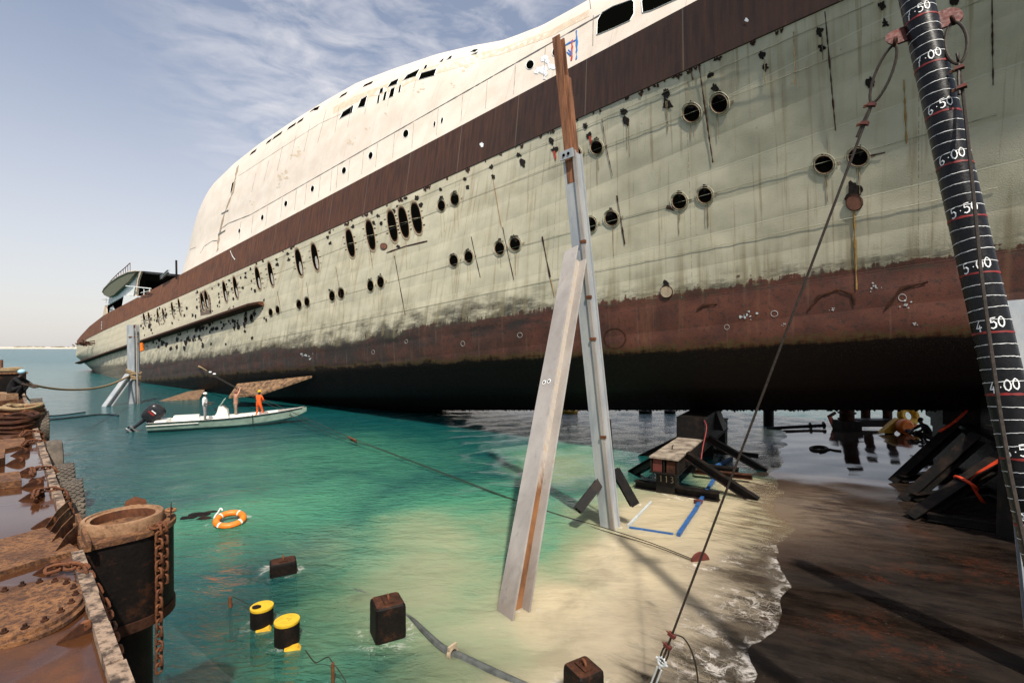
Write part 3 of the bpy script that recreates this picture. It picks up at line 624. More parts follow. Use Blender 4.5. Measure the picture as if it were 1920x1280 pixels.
# far side, transom, bow cut and deck close the shell
for i in range(len(STN) - 1):
    a, b = STN[i], STN[i + 1]
    far = lambda s: [ship(s, 8.5, z_keel(s)), ship(s, 11, z_keel(s)), ship(s, 13.5, z_chine(s)), ship(s, 13.8, z_bt(s) - .3), ship(s, o_bt(s) + .2, z_bt(s) - .3)]
    fa, fb = far(a), far(b); hull.add(fa + fb, [(k, k + 1, k + 6, k + 5) for k in range(4)], 'black_steel')
for s in (STN[0], STN[-1]):
    g = sect(s) + [(o_bt(s), z_bt(s)), (13.8, z_bt(s) - .3), (13.5, z_chine(s)), (11, z_keel(s))]
    p = [ship(s, o, z) for o, z in g]; hull.add(p, [list(range(len(p)))], 'hull', [(s, q.z + .0833 * s, 3.6) for q in p])

def surf(bvh, px, py, off=.02):
    h, n, i, d = bvh.ray_cast(C0, ray(px, py))
    if h is None: return None
    if n.dot(ray(px, py)) > 0: n = -n
    return h + n * off
def poly_on(mb, bvh, pts, m, off=.02, seg=14., rings=2):
    """a polygon given in picture pixels laid on the surface"""
    P = []
    for i in range(len(pts)):
        a, b = pts[i], pts[(i + 1) % len(pts)]; L = math.hypot(b[0] - a[0], b[1] - a[1]); k = max(1, int(L / seg))
        for j in range(k): P.append((a[0] + (b[0] - a[0]) * j / k, a[1] + (b[1] - a[1]) * j / k))
    cx = sum(p[0] for p in P) / len(P); cy = sum(p[1] for p in P) / len(P); vs = []; c = surf(bvh, cx, cy, off)
    if c is None: return False
    vs.append(c); n = len(P)
    for r in range(1, rings + 1):
        t = r / rings
        for p in P:
            q = surf(bvh, cx + (p[0] - cx) * t, cy + (p[1] - cy) * t, off)
            if q is None: q = vs[-n] if r > 1 and len(vs) >= n else c
            vs.append(q)
    fs = [(0, 1 + k, 1 + (k + 1) % n) for k in range(n)]
    for r in range(rings - 1):
        a = 1 + r * n; b = a + n; fs += [(a + k, b + k, b + (k + 1) % n, a + (k + 1) % n) for k in range(n)]
    mb.add(vs, [f[::-1] for f in fs], m); return True
def line_on(mb, bvh, pts, w, m, off=.025, step=8.):
    """a ribbon w metres wide along a picture polyline, lying on the surface"""
    P = []
    for a, b in zip(pts, pts[1:]):
        k = max(1, int(math.hypot(b[0] - a[0], b[1] - a[1]) / step)); P += [(a[0] + (b[0] - a[0]) * j / k, a[1] + (b[1] - a[1]) * j / k) for j in range(k)]
    P.append(pts[-1]); Q = []
    for p in P:
        h, n, i, d = bvh.ray_cast(C0, ray(*p))
        if h is not None:
            if n.dot(ray(*p)) > 0: n = -n
            Q.append((h, n))
    if len(Q) < 2: return
    vs = []
    for i, (h, n) in enumerate(Q):
        d = (Q[min(i + 1, len(Q) - 1)][0] - Q[max(i - 1, 0)][0]).normalized(); sd_ = d.cross(n).normalized(); ww = w * (w and random.uniform(.2, 1.1))
        vs += [h + n * off + sd_ * ww / 2, h + n * (off + .015), h + n * off - sd_ * ww / 2]
    fs = []
    for i in range(len(Q) - 1):
        for k in range(2): fs.append((i * 3 + k, i * 3 + k + 1, i * 3 + k + 4, i * 3 + k + 3))
    mb.add(vs, fs, m)
def ell(cx, cy, rx, ry, tilt=0., n=18, k=1.0, jit=0., sq=1.0):
    out = []
    for i in range(n):
        a = 2 * math.pi * i / n; ca, sa = math.cos(a), math.sin(a)
        x = math.copysign(abs(ca) ** sq, ca) * rx * k; y = math.copysign(abs(sa) ** sq, sa) * ry * k
        j = 1 + jit * random.uniform(-1, 1); out.append((cx + (x + tilt * y) * j, cy + y * j))
    return out
def collar(mb, bvh, f, k0, k1, m, h, off=.012):
    """a raised ring between two copies of an outline"""
    a, b, c = f(k0), f((k0 + k1) / 2), f(k1); A = [surf(bvh, *p, off) for p in a]; B = [surf(bvh, *p, off + h) for p in b]; Cc = [surf(bvh, *p, off) for p in c]
    if None in A or None in B or None in Cc: return
    n = len(A); mb.add(A + B + Cc, [f_ for k in range(n) for f_ in ((k + n, k, (k + 1) % n, (k + 1) % n + n), (k + 2 * n, k + n, (k + 1) % n + n, (k + 1) % n + 2 * n))], m)
def burn_shape(x, y, r, n=16, tall=1.15):
    out = []; n = max(n, 10) if r < 3 else 26; q = random.random() * 99
    for i in range(n):
        a = 2 * math.pi * i / n; rr = r * max(.35, .80 + .55 * mnoise.noise(V((math.cos(a) * 1.1, math.sin(a) * 1.1, q))) + .35 * mnoise.noise(V((math.cos(a) * 4, math.sin(a) * 4, q)))); out.append((x + rr * math.cos(a), y + rr * tall * math.sin(a)))
    return out
# ---- paint burns, cracks and welds belong to the plating
BURN = [(1249,177,9),(1252,197,10),(1169,209,7),(1174,227,8),(1098,236,6),(1104,254,7),(1034,265,6),(1040,281,7),(973,290,5),(980,306,7),(921,313,4),(925,332,5),(872,336,4),(877,351,4),(1333,141,7),(1340,165,8),(1343,111,5),(1428,103,7),(1435,126,7),(1536,60,8),(1541,90,8),(1654,11,9),(1660,45,9),(1632,155,10),(1790,2,11),(709,405,4),(715,419,4),(746,387,3),(755,365,4),(782,371,5),(789,385,5),(615,445,3.5),(619,456,3.5),(540,476,3),(542,487,3.5),(519,486,3),(520,496,3.5),(460,512,3),(460,520,3),(826,355,4),(828,372,5),(853,362,5),(1296,196,8),(1349,178,8),(1119,262,7),(1602,362,20),(410,534,3),(455,540,3),(430,526,2.5),(1147,396,6),(1274,362,6),(1322,352,6),(966,446,6),(937,452,5),(1250,536,9),(747,462,4),(700,418,5),(738,396,4),(662,425,4),(760,372,4)]
for x, y, r in BURN: poly_on(hull, hull_bvh, burn_shape(x, y, r), 'burn', .018, 6., 1)
for x, y, r in [(1349,180,9),(1297,199,8),(1545,291,8),(1609,280,11),(1147,397,8),(1108,409,6),(937,453,6),(966,444,8),(879,471,5),(851,478,4),(623,545,4),(695,525,4),(714,518,4),(1081,277,6)]:
    for k in range(3): poly_on(hull, hull_bvh, burn_shape(x + random.gauss(0, r * .7), y + random.gauss(0, r * .35), r * random.uniform(.3, .6)), 'burn', .014 + .001 * k, 6., 1)
random.seed(11)
for i in range(70):                                   # clusters of scorched spots aft
    x = random.uniform(262, 500); lo = _bb(x) + 5; hi = 573 + (470 - x) * .305 - 4 if x < 472 else 600
    y = random.uniform(lo, max(hi, lo + 6)); poly_on(hull, hull_bvh, burn_shape(x, y, random.uniform(.9, 2.4), 8, 1.9), 'burn', .03, 6., 1)
for i in range(80):                                   # and below the rubbing strake
    x = random.uniform(265, 480); y = 581 + (470 - x) * .305 + abs(random.gauss(0, 17)) + 3
    if y < 655: poly_on(hull, hull_bvh, burn_shape(x, y, random.uniform(1.2, 3.6), 9, 1.6), 'burn', .03, 6., 1)
for i in range(60):                                    # torn nibs along the lower edge of the rusty strake
    x = random.uniform(470, 1500); poly_on(hull, hull_bvh, burn_shape(x, _bb(x) + random.uniform(1, 5), random.uniform(1.5, 4.5) * (.5 + x / 1600), 9, 1.4), 'crack', .02, 6., 1)
for pts, w in [([(1311,122),(1322,200),(1329,250),(1337,305)],.08),([(1547,22),(1555,110),(1562,190),(1567,245)],.06),([(1860,0),(1861,90),(1862,160)],.05),([(1157,367),(1165,415),(1172,458)],.10),([(1017,444),(1024,480),(1032,520)],.12),([(943,426),(952,470),(964,525)],.07),([(884,444),(893,485),(901,520)],.06),([(1129,224),(1138,280),(1149,330)],.05),([(740,480),(750,535),(760,590)],.08),([(690,440),(700,505)],.06),([(520,545),(528,588)],.06),([(575,530),(582,580)],.06),([(630,500),(640,560)],.06),([(1380,52),(1382,82)],.10),([(1294,130),(1300,150)],.10),([(725,474),(760,462),(802,452)],.13),([(1266,392),(1250,388)],.16),([(1660,286),(1632,292)],.06)]: line_on(hull, hull_bvh, pts, w, 'crack')
for pts, w in [([(1601,396),(1603,450),(1606,543)],.10),([(1032,520),(1040,556)],.09),([(925,335),(936,400),(941,426)],.05),([(1075,25),(1080,90)],.03),([(1488,60),(1492,160)],.03),([(1695,150),(1700,270)],.06)]: line_on(hull, hull_bvh, pts, w, 'streak')
random.seed(31)
for x, y in [(1349,212),(1297,229),(1545,326),(1609,312),(1322,381),(1274,392),(1147,423),(937,478),(966,470),(879,493),(851,500),(1119,289),(828,396),(853,385),(560,580),(576,575),(623,564),(640,559),(695,546),(714,540),(736,454),(757,447),(781,440),(657,483),(695,470),(561,518),(591,508),(1249,190),(1174,235),(1428,112),(1536,70)]:
    for k in range(2):
        xx = x + random.uniform(-6, 6); line_on(hull, hull_bvh, [(xx, y), (xx + 1.5, y + random.uniform(14, 60))], random.uniform(.02, .055), 'drip', .012, 9.)
for y1300 in (372, 210, 470): line_on(hull, hull_bvh, [(x, VPL(y1300)(x)) for x in range(430, 1920, 60)], .022, 'weld', .02, 20.)
line_on(hull, hull_bvh, [(x, VPL(150)(x)) for x in range(380, 1650, 60)], .02, 'weld', .02, 20.)
for x, y, h in [(1106,262,14),(1039,290,14)]: poly_on(hull, hull_bvh, [(x-2,y-h*.4),(x+2,y-h*.5),(x+5,y+h*.6),(x+2,y+h*.7)], 'burn_red', .024, 6., 1)
for x, y, rx, ry in [(1363,613,5,5),(1452,588,7,6),(1692,558,8,7),(975,628,5,5),(868,644,4,5),(762,640,3,4),(700,660,3,4),(1153,634,22,20)]:
    collar(hull, hull_bvh, lambda k: ell(x, y, rx, ry, 0, 16, k), .86, 1.0, 'chalk' if rx < 20 else 'rust_dark', .006)
for x, y, r in [(1405,590,16),(1700,570,14),(1640,538,12),(1715,606,6),(1470,608,5),(1560,580,5),(575,668,13)]:
    for k in range(9): poly_on(hull, hull_bvh, burn_shape(x + random.gauss(0, r * .5), y + random.gauss(0, r * .3), random.uniform(.8, r * .24), 9, .8), 'pale_steel', .022, 6., 1)
for pts in [[(1515,582),(1535,556),(1570,542),(1598,552),(1603,572)], [(1660,580),(1690,540),(1740,528)], [(1308,580),(1320,572),(1345,570)]]: line_on(hull, hull_bvh, pts, .12, 'rust_dark', .03)
random.seed(77)
for i in range(800):                                   # weed and mussel fringe hanging from the keel edge
    s = random.uniform(-11, 27); o = 4.0 + random.uniform(-.4, .5); z = z_keel(s) + .03; p = ship(s, o, z); L = random.uniform(.02, .10) * (1 if random.random() < .9 else 1.6); w = random.uniform(.03, .10)
    a = V((SX, SY, 0)) * w; b = V((OX, OY, 0)) * w * .6; hull.add([p - a - b, p + a - b, p + b, p - V((random.uniform(-.03, .03), 0, L))], [(0, 1, 3), (1, 2, 3), (2, 0, 3)], 'rust_black')
hull.build('hull', ship_t, angle=40)

# ---- rusty sheer strake and its white lip
sb = MB(); rows = []; att = []
for s in STN:
    r = []
    for k in range(5): t = k / 4; r.append((o_bb(s) + (o_bt(s) - o_bb(s)) * t - .05, z_bb(s) + (z_bt(s) - z_bb(s)) * t))
    rows.append([ship(s, r[0][0] + .05, r[0][1] - .02)] + [ship(s, o, z) for o, z in r] + [ship(s, r[-1][0] + .3, r[-1][1] + .01)])
    att.append([(s, z + .0833 * s, 0) for o, z in [r[0]] + r + [r[-1]]])
sb.loft(rows, 'band', att=att); band_bvh = BVHTree.FromPolygons([p[:] for p in sb.v], sb.f)
line_on(sb, band_bvh, [(432, 470), (436, 480), (441, 487)], .22, 'white_paint', .03, 4.)
for y0, y1 in ((603, 605), (607, 609.5), (611, 613), (615, 617)): line_on(sb, band_bvh, [(191, y0), (191, y1)], .5, 'white_paint', .04, 2.)
for x, y in [(904,272),(968,174),(1400,38)]: poly_on(sb, band_bvh, burn_shape(x, y, 4), 'stain_white', .02, 5., 1)
sb.build('sheer_strake', ship_t, angle=40)
rr = MB(); rows = []
for s in np.arange(43, SEND + .5, 1.5):
    f = lambda x: 573 + (470 - x) * .3306 if x > 260 else 642.4 + (260 - x) * .333
    # the strake follows the plating: find where its picture line meets the hull
    o = o_boot(s) * .5 + o_mid(s) * .5 - .1 - .12 * el(s); z = ship_z(s, o, f); t = min(1., (s - 43) / 2 + .25)
    rows.append([ship(s, o + .4, z + .16), ship(s, o - .50 * t, z + .12), ship(s, o - .55 * t, z - .12), ship(s, o + .4, z - .30)])
rr.loft(rows, 'rust_dark', closed=True, flip=True); rr.add(rows[0], [(0, 1, 2, 3)], 'rust'); rr.add(rows[-1], [(3, 2, 1, 0)], 'rust'); rr.build('rubbing_strake', ship_t, angle=20)
# ---- portholes and slots
PORT = [(1349,195,15,17),(1297,213,15,16),(1545,309,17,16),(1609,295,18,16),(1322,367,13,14),(1274,378,13,14),(1147,410,12,13),(1108,421,10,13),(937,466,9,11.5),(966,458,10,11.5),(879,482,8,10.5),(851,489,8,10.5),(1119,277,11,12),(1081,289,9,12),(828,386,7,9.5),(853,374,8,11),(508,586,4,6.5),(521,581,4,6.5),(561,571,5,8),(576,566,5,8),(623,555,5.5,9),(640,550,6,9),(695,536,6,10),(714,529,6.5,10),(461,599,3,6),(472,596,3.2,7)]
for x, y, rx, ry in PORT:
    mb = MB(); f = lambda k: ell(x, y, rx, ry, 0, 24, k)
    poly_on(mb, hull_bvh, f(.95), 'window_dark', .012, 50., 2); collar(mb, hull_bvh, f, .93, 1.0, 'rust_dark', .02); collar(mb, hull_bvh, f, 1.0, 1.14, 'rim', .04); collar(mb, hull_bvh, f, 1.27, 1.36, 'weld', .03)
    if rx > 5: poly_on(mb, hull_bvh, [(x + rx * 1.36, y - ry * .25), (x + rx * 1.8, y - ry * .4), (x + rx * 1.8, y - ry * .1), (x + rx * 1.36, y + ry * .1)], 'rim', .02, 50., 1)
    mb.build('porthole', ship_t)
SLOT = [(736,424,8,29),(757,417,8.5,29),(781,409,9,29),(657,456,7,26),(695,441,7.5,28),(561,492,6,25),(591,482,6,25),(484,522,4.5,21),(508,514,4.5,22),(422,547,3.6,19),(442,539,3.8,20),(380,566,3.4,17),(387.5,562,3.4,17),(324,582,2.2,14),(337,576,2.2,15),(297,595,2,13),(307,591,2,12),(271,600,2,13),(280,596,2,10)]
for x, y, rx, ry in SLOT:
    mb = MB(); f = lambda k: ell(x, y, rx, ry, .17, 26, k, 0, .8)
    poly_on(mb, hull_bvh, f(.94), 'window_dark', .012, 60., 2); collar(mb, hull_bvh, f, .92, 1.0, 'rust_dark', .02); collar(mb, hull_bvh, f, 1.02, 1.18, 'rim', .03)
    if rx < 6.5: poly_on(mb, hull_bvh, ell(x + rx * .28 + ry * .07, y + ry * .42, rx * .42, ry * .5, .17, 12), 'slot_inside', .02, 60., 1)  # pale patch paints the lit inner frame low in the slot
    if rx > 6: line_on(mb, hull_bvh, [(x - rx * .95, y + 2), (x + rx * .95, y - 1)], .07, 'rim', .03, 3.)
    for q in (-.45, 0., .45):
        for d in (-1, 1): line_on(mb, hull_bvh, [(x + d * rx * 1.2 + q * ry * .17, y + q * ry), (x + d * (rx * 1.2 + 3.5) + q * ry * .17, y + q * ry - d * .8)], .09, 'crack', .03, 3.)
    mb.build('slot_window', ship_t)
mb = MB(); poly_on(mb, hull_bvh, [(372, 532), (392, 529), (397, 588), (376, 592)], 'band', .006, 20., 2); mb.build('patch_plate', ship_t)
for x, y, r in [(720, 462, 6), (1602, 380, 15), (1250, 547, 11)]:
    mb = MB(); poly_on(mb, hull_bvh, ell(x, y, r, r * .95, 0, 20), 'plug' if x != 1250 else 'bracket', .05, 60., 1); collar(mb, hull_bvh, lambda k: ell(x, y, r, r * .95, 0, 20, k), 1.0, 1.12, 'rust_dark', .05); mb.build('plugged_opening', ship_t)
# ---- dents left by the bilge fins: two plates standing off the turn of the bilge
for a, b in (([(284, 743), (385, 729), (374, 747), (296, 752)], (58, 60, 50, 48.5)), ([(445, 719), (585, 704), (489, 737), (429, 743)], (47, 41.5, 43.5, 43))):
    mb = MB(); mb.prism([at(x, y, d) for (x, y), d in zip(a, b)], (0, 0, -.18), 'fin'); mb.build('bilge_fin', ship_t)
# ---- white superstructure
SF = next(s for s in np.arange(40, 120, .25) if (lambda p: 960 + p.x / p.y * FPX)(ship(s, o_bt(s) + 1.1, 0)) < 337)
rin = lambda s: 1.0 * max(0, (s - SF + 8.5) / 8.5) ** 2
y_kn = lambda x: 20 + (1140 - x) * .571
y_sil = lerp_tab([(380, 372), (400, 345), (430, 316), (470, 285), (530, 244), (590, 206), (650, 171), (720, 142), (800, 112), (870, 92), (940, 77), (1030, 44), (1110, 2), (1300, -105), (1600, -260), (2000, -450)])
sup = MB(); rows = []; att = []
SST = [s for s in np.arange(-13, SF - 6, 1.)] + [SF - 5, SF - 4, SF - 3, SF - 2, SF - 1.2, SF - .5, SF]
def wall(s):
    r_ = rin(s); ob = o_bt(s) + .12 + r_; zb = z_bt(s); ok = o_bt(s) + 1.3 + r_; zk = max(ship_z(s, ok, y_kn), zb + .3); oc = ok + 7.5
    o60 = ok + (oc - ok) * .468; z60 = ship_z(s, o60, y_sil); zc = zk + max(z60 - zk, .5) / .796
    return ob, zb, ok, zk, oc, zc
for s in SST:
    ob, zb, ok, zk, oc, zc = wall(s); r = [(ob, zb), (ob + (ok - ob) * .5, (zb + zk) / 2), (ok, zk)]
    for k in range(1, 15): a = R(20) + R(70) * k / 14; r.append((ok + (oc - ok) * (1 - math.cos(a) / .9397), zk + (zc - zk) * (math.sin(a) - .342) / .658))
    r += [(oc + 2, zc - .1), (max(12.3, oc + 2.6), zc - .6), (13.6, zb)]
    rows.append([ship(s, o, z) for o, z in r]); att.append([(s, z + .0833 * s, k) for k, (o, z) in enumerate(r)])
sup.loft(rows, 'white_hull', att=att); n = len(rows[0])
sup.add(rows[-1], [list(range(n))], 'white_hull', [(SF, q.z, 0) for q in rows[-1]]); sup.add(rows[0], [list(range(n))[::-1]], 'white_hull')
sup_bvh = BVHTree.FromPolygons([p[:] for p in sup.v], sup.f)
kl = [(412, 438), (416, 428), (428, 419)] + [(x, y_kn(x)) for x in range(470, 1141, 30)]
line_on(sup, sup_bvh, kl, .13, 'seam', .02, 6.)
for x in (452,475,502,530,556,575,601,623,634,656,682,708,740,776,822,868,914,967,1023): line_on(sup, sup_bvh, [(x, y_kn(x) + 3), (x - 3.5, _bt(x) - 6)], .045, 'seam', .02, 6.)
line_on(sup, sup_bvh, [(1113, 30), (1112, 86)], .05, 'seam', .02); line_on(sup, sup_bvh, [(1106, 1), (1108, 17)], .05, 'seam', .02)
for x0, y0, x1, y1 in [(636,200,628,250),(660,196,652,238),(690,182,684,216),(612,206,596,268),(582,232,570,285),(555,255,545,300),(530,275,520,320),(505,300,495,340),(480,325,472,360),(730,170,727,200),(780,150,776,166)]: line_on(sup, sup_bvh, [(x0, y0), (x1, y1)], .03, 'seam', .02, 6.)
line_on(sup, sup_bvh, [(448, 330), (520, 283), (600, 232), (640, 214)], .035, 'seam', .02, 10.)
line_on(sup, sup_bvh, [(446, 312), (440, 342), (436, 362), (421, 400), (411, 440), (408, 470)], .8, 'bracket', .02, 6.)
for a, b in (([(416, 401), (429, 394)], .3), ([(410, 440), (423, 432)], .3)): line_on(sup, sup_bvh, a, b, 'seam', .06, 4.)
line_on(sup, sup_bvh, [(376, 475), (383, 462), (398, 452), (408, 451)], .10, 'seam', .025, 4.); line_on(sup, sup_bvh, [(343, 476), (352, 470), (368, 463)], .06, 'seam', .025, 4.)
for x in range(625, 1105, 12):                          # bare primer stripe under the crown
    def yy(x, k): return y_sil(x) + (12 if x < 760 else 10) + k * (17 if x < 700 else 22 if x < 900 else 16)
    poly_on(sup, sup_bvh, [(x, yy(x, .25)), (x + 12.2, yy(x + 12, .25)), (x + 12.2, yy(x + 12, 1)), (x, yy(x, 1))], 'beige', .008, 30., 1)
random.seed(5)
for x, y, r in [(530,336,9),(536,322,6),(522,345,5),(655,270,7),(660,262,5),(790,165,8),(780,172,5),(862,125,11),(555,290,8),(563,280,6),(690,240,4),(470,380,4),(850,160,5),(725,212,5)]:
    for k in range(4): poly_on(sup, sup_bvh, burn_shape(x + random.gauss(0, r * .6), y + random.gauss(0, r * .5), r * random.uniform(.25, .55), 10, .7), 'beige', .012, 8., 1)
for pts, c in [([(1056,72),(1058,88)],'paint_blue'),([(1056,88),(1066,82),(1080,76)],'paint_blue'),([(1081,58),(1082,84),(1081,112)],'paint_blue'),([(1063,98),(1070,104)],'paint_blue'),([(1066,94),(1074,102)],'paint_blue'),([(1072,92),(1070,106)],'paint_blue'),([(1073,76),(1073,95),(1072,114)],'paint_red')]: line_on(sup, sup_bvh, pts, .11 if len(pts) < 3 else .16, c, .02, 4.)
for k in range(14): poly_on(sup, sup_bvh, burn_shape(1026 + random.gauss(0, 8), 125 + random.gauss(0, 12), random.uniform(3, 8), 10, 1.), 'stain_white', .014 + .001 * k, 8., 1)
sup.build('superstructure', ship_t, angle=40)
for x, y, rx, ry in [(449,433,2.2,4),(492,408,2.6,5),(536,382,3,5.2),(586,354,3.2,5.5),(645,320,4,6),(695,292,4,6.5),(761,251,5,7),(994,122,7,8),(815,233,2,5),(829,226,2.2,5),(1040,97,4,8)]:
    mb = MB(); f = lambda k: ell(x, y, rx, ry, -.15, 18, k); poly_on(mb, sup_bvh, f(1.), 'window_dark', .012, 60., 1); collar(mb, sup_bvh, f, 1., 1.16, 'white_paint', .02); mb.build('porthole', ship_t)
WIN = [[(1120,65),(1121,39),(1129,25),(1150,13),(1184,1),(1188,6),(1188,27),(1181,39),(1155,51),(1124,64)], [(1206,24),(1204,3),(1215,-18),(1260,-40),(1290,-50),(1285,-8),(1262,2),(1222,20)],
  [(637,223),(643,211),(663,198),(660,211)], [(671,202),(677,187),(689,180),(684,199)], [(707,194),(709,180),(713,178),(711,192)], [(718,188),(721,174),(726,172),(723,187)], [(729,184),(733,168),(741,164),(738,180)], [(747,174),(749,162),(753,159),(751,172)],
  [(711,177),(713,168),(719,165),(718,173)], [(727,164),(733,155),(748,148),(744,158)], [(756,151),(764,141),(787,130),(780,143)], [(785,150),(790,138),(818,130),(814,142)], [(794,131),(797,124),(802,122),(800,128)], [(824,117),(829,112),(833,111),(830,116)], [(837,113),(843,107),(849,105),(846,110)],
  [(881,98),(888,94),(898,93),(892,98)], [(884,103),(892,100),(899,97),(894,102)], [(580,211),(588,202),(600,199),(596,206)], [(432,361),(435,344),(442,339),(436,360)]]
for p in WIN:
    mb = MB(); cx = sum(q[0] for q in p) / len(p); cy = sum(q[1] for q in p) / len(p)
    if poly_on(mb, sup_bvh, p, 'window_dark', .02, 14., 2):
        collar(mb, sup_bvh, lambda k: [(cx + (x - cx) * k, cy + (y - cy) * k) for x, y in p], 1., 1.05 if len(p) > 5 else 1.14, 'white_paint', .03); mb.build('window', ship_t)
# openings cut right through the edge of the crown
for x0, x1 in [(538,556),(510,530),(498,510),(468,482),(556,570),(636,652),(680,700)]:
    mb = MB()
    if poly_on(mb, sup_bvh, [(x0, y_sil(x0) + 5.5), (x0 + 4, y_sil(x0 + 4) + 2.2), (x1, y_sil(x1) + 1.8), (x1 - 3, y_sil(x1 - 3) + 5.5)], 'window_dark', .02, 8., 1): mb.build('window', ship_t)
# ---- stripped deckhouse at the stern: wheelhouse wing, canopy, railing
def shp(px, py, o): return at_ship(px, py, o)
IN = V((OX, OY, 0))
def pr(name, poly, o0, o1, m): mb = MB(); mb.prism([shp(x, y, o0) for x, y in poly], IN * (o1 - o0), m); return mb.build(name, ship_t)
pr('deckhouse_roof', [(262, 507.5), (300, 511), (331, 514), (331, 518.5), (300, 515), (261, 511.5)], 2.7, 3.2, 'black_steel')
pr('deckhouse_wall', [(254, 556), (262, 510), (331, 516), (331, 530), (280, 556)], 3.8, 4.3, 'window_dark')  # near-black backing paints the shade inside the open deckhouse
pr('deckhouse_wall', [(202, 572), (205, 556), (240, 526), (255, 509), (262, 507.5), (256, 524), (250, 555), (232, 555)], 2.6, 2.85, 'white_paint')
pr('column', [(262.5, 507.5), (265, 508), (259, 526), (256, 556), (252.5, 556), (257, 524)], 2.3, 2.55, 'beige')
pr('bulwark', [(232, 554), (265, 555), (252, 566), (228, 578)], 2.2, 2.4, 'white_paint')
pr('screen_wall', [(199, 573), (232, 554), (228, 578), (200, 594)], 3.0, 3.2, 'window_dark')  # near-black panel paints the shade of the lower opening
pr('screen_wall', [(204, 592), (206, 578), (211, 573), (216, 588)], 2.8, 2.95, 'pale_steel')
pr('bulwark', [(186, 600), (192, 594), (196, 574), (199, 572), (200, 596), (190, 604)], 2.5, 2.7, 'beige')
mb = MB(); top = [(192, 548), (195, 541), (205, 531), (222, 519), (240, 510.5), (256, 508)]; bot = [(255, 510), (241, 527), (226, 541), (213, 553), (203, 557), (195, 553)]
mb.prism([shp(x, y, 2.0) for x, y in top + bot], IN * .45, 'underside'); mb.build('canopy', ship_t)
mb = MB(); mb.tube([shp(x, y - .4, 1.95) for x, y in top], .11, 'beige', 6); mb.build('canopy_edge', ship_t)
mb = MB(); rail = [(201, 534), (210, 524), (222, 512), (233, 503), (244, 493)]
mb.tube([shp(x, y, 2.0) for x, y in rail], .07, 'rust', 6)
for i in range(11):
    t = i / 10; x = 201 + 43 * t; y = float(np.interp(x, [a for a, b in rail], [b for a, b in rail])); yb = float(np.interp(x, [a for a, b in top], [b for a, b in top])); mb.tube([shp(x, y, 2.0), shp(x, yb, 2.0)], .05, 'rust', 5)
mb.build('railing', ship_t)
mb = MB(); mb.tube([shp(236, 536, 1.9), shp(283, 541, 1.9)], .08, 'white_paint', 6); mb.tube([shp(281, 540, 1.9), shp(281, 547, 1.9)], .07, 'white_paint', 6); mb.tube([shp(264, 549, 1.9), shp(281, 545, 1.9)], .06, 'white_paint', 6); mb.tube([shp(270, 542, 1.9), shp(270, 553, 1.9)], .06, 'white_paint', 6); mb.build('railing', ship_t)
mb = MB(); mb.ibeam(shp(302, 521, 2.0), shp(316, 508, 2.0), .3, .4, .06, (0, 0, 1), 'galv'); mb.build('girder', ship_t)
mb = MB(); mb.tube([shp(331, 523, 2.), shp(330.5, 488, 2.)], .13, 'black_steel', 6); mb.build('mast_stub', ship_t)
mb = MB(); mb.tube([shp(192, 561, 2.), shp(204, 561.5, 2.)], .07, 'chalk', 5); mb.tube([shp(199, 558, 2.), shp(199, 568, 2.)], .07, 'chalk', 5); mb.build('antenna', ship_t)
random.seed(3); mb = MB()
for i in range(26):
    x = 140 + random.random() * 26; y = 646 - (x - 140) * .15 + random.uniform(-3, 4); a = shp(x, y, -.4); mb.tube([a, a + V((random.uniform(-1.2, 2.2), random.uniform(-.6, .6), random.uniform(-.6, .4)))], random.uniform(.05, .13), 'rust_dark', 5)
mb.build('torn_plating', ship_t)
# ================================================================ PONTOON (left) AND WHAT LIES ON IT
@mat('pontoon_deck')
def _(t):
    c = t.co(); n = t.noise(c, 1.1, 6, .62); fi = t.noise(c, 9, 6, .7); ti = t.noise(c, 45, 4, .7)
    col = t.mix(t.mr(n, .3, .7), (.050, .017, .006), (.12, .040, .012)); col = t.mix(t.mr(fi, .45, .62, 0, .7), col, (.06, .024, .013)); col = t.mix(t.mr(ti, .62, .75, 0, .6), col, (.26, .12, .05))
    pud = t.noise(t.scl(c, .55, .55, 1), 1.0, 3, .5, .3); wet = t.mr(pud, .43, .49)
    col = t.mix(t.m('MULTIPLY', wet, .7), col, (.050, .021, .010))
    h = t.m('MULTIPLY', t.m('ADD', fi, t.m('MULTIPLY', ti, .6)), t.m('SUBTRACT', 1., t.m('MULTIPLY', wet, .96)))
    t.bsdf(col, t.mr(wet, 0., 1., .8, .07), normal=t.bump(h, .6, .012))
@mat('scale_rust')
def _(t):
    c = t.co(); n = t.noise(c, 4, 6, .7); fi = t.noise(c, 22, 7, .78); v = t.voro(c, 26)
    col = t.mix(t.mr(n, .3, .65), (.075, .027, .009), (.21, .092, .032)); col = t.mix(t.mr(fi, .48, .56, 0, .9), col, (.045, .017, .007)); col = t.mix(t.mr(fi, .40, .30, 0, .7), col, (.36, .19, .085))
    t.bsdf(col, .85, normal=t.bump(t.m('ADD', fi, t.m('MULTIPLY', v, .5)), .8, .012))
@mat('ring_rust')
def _(t): rust(t, (.10, .05, .022), (.26, .145, .075), (.42, .27, .165), 5., .6)
@mat('coaming')
def _(t):
    c = t.co(); n = t.noise(c, 7, 6, .7); fi = t.noise(c, 30, 5, .7)
    col = t.mix(t.mr(n, .4, .58), (.030, .018, .012), (.30, .21, .145)); col = t.mix(t.mr(fi, .58, .7, 0, .7), col, (.012, .010, .009))
    t.bsdf(col, .85, normal=t.bump(t.m('ADD', n, fi), .8, .015))
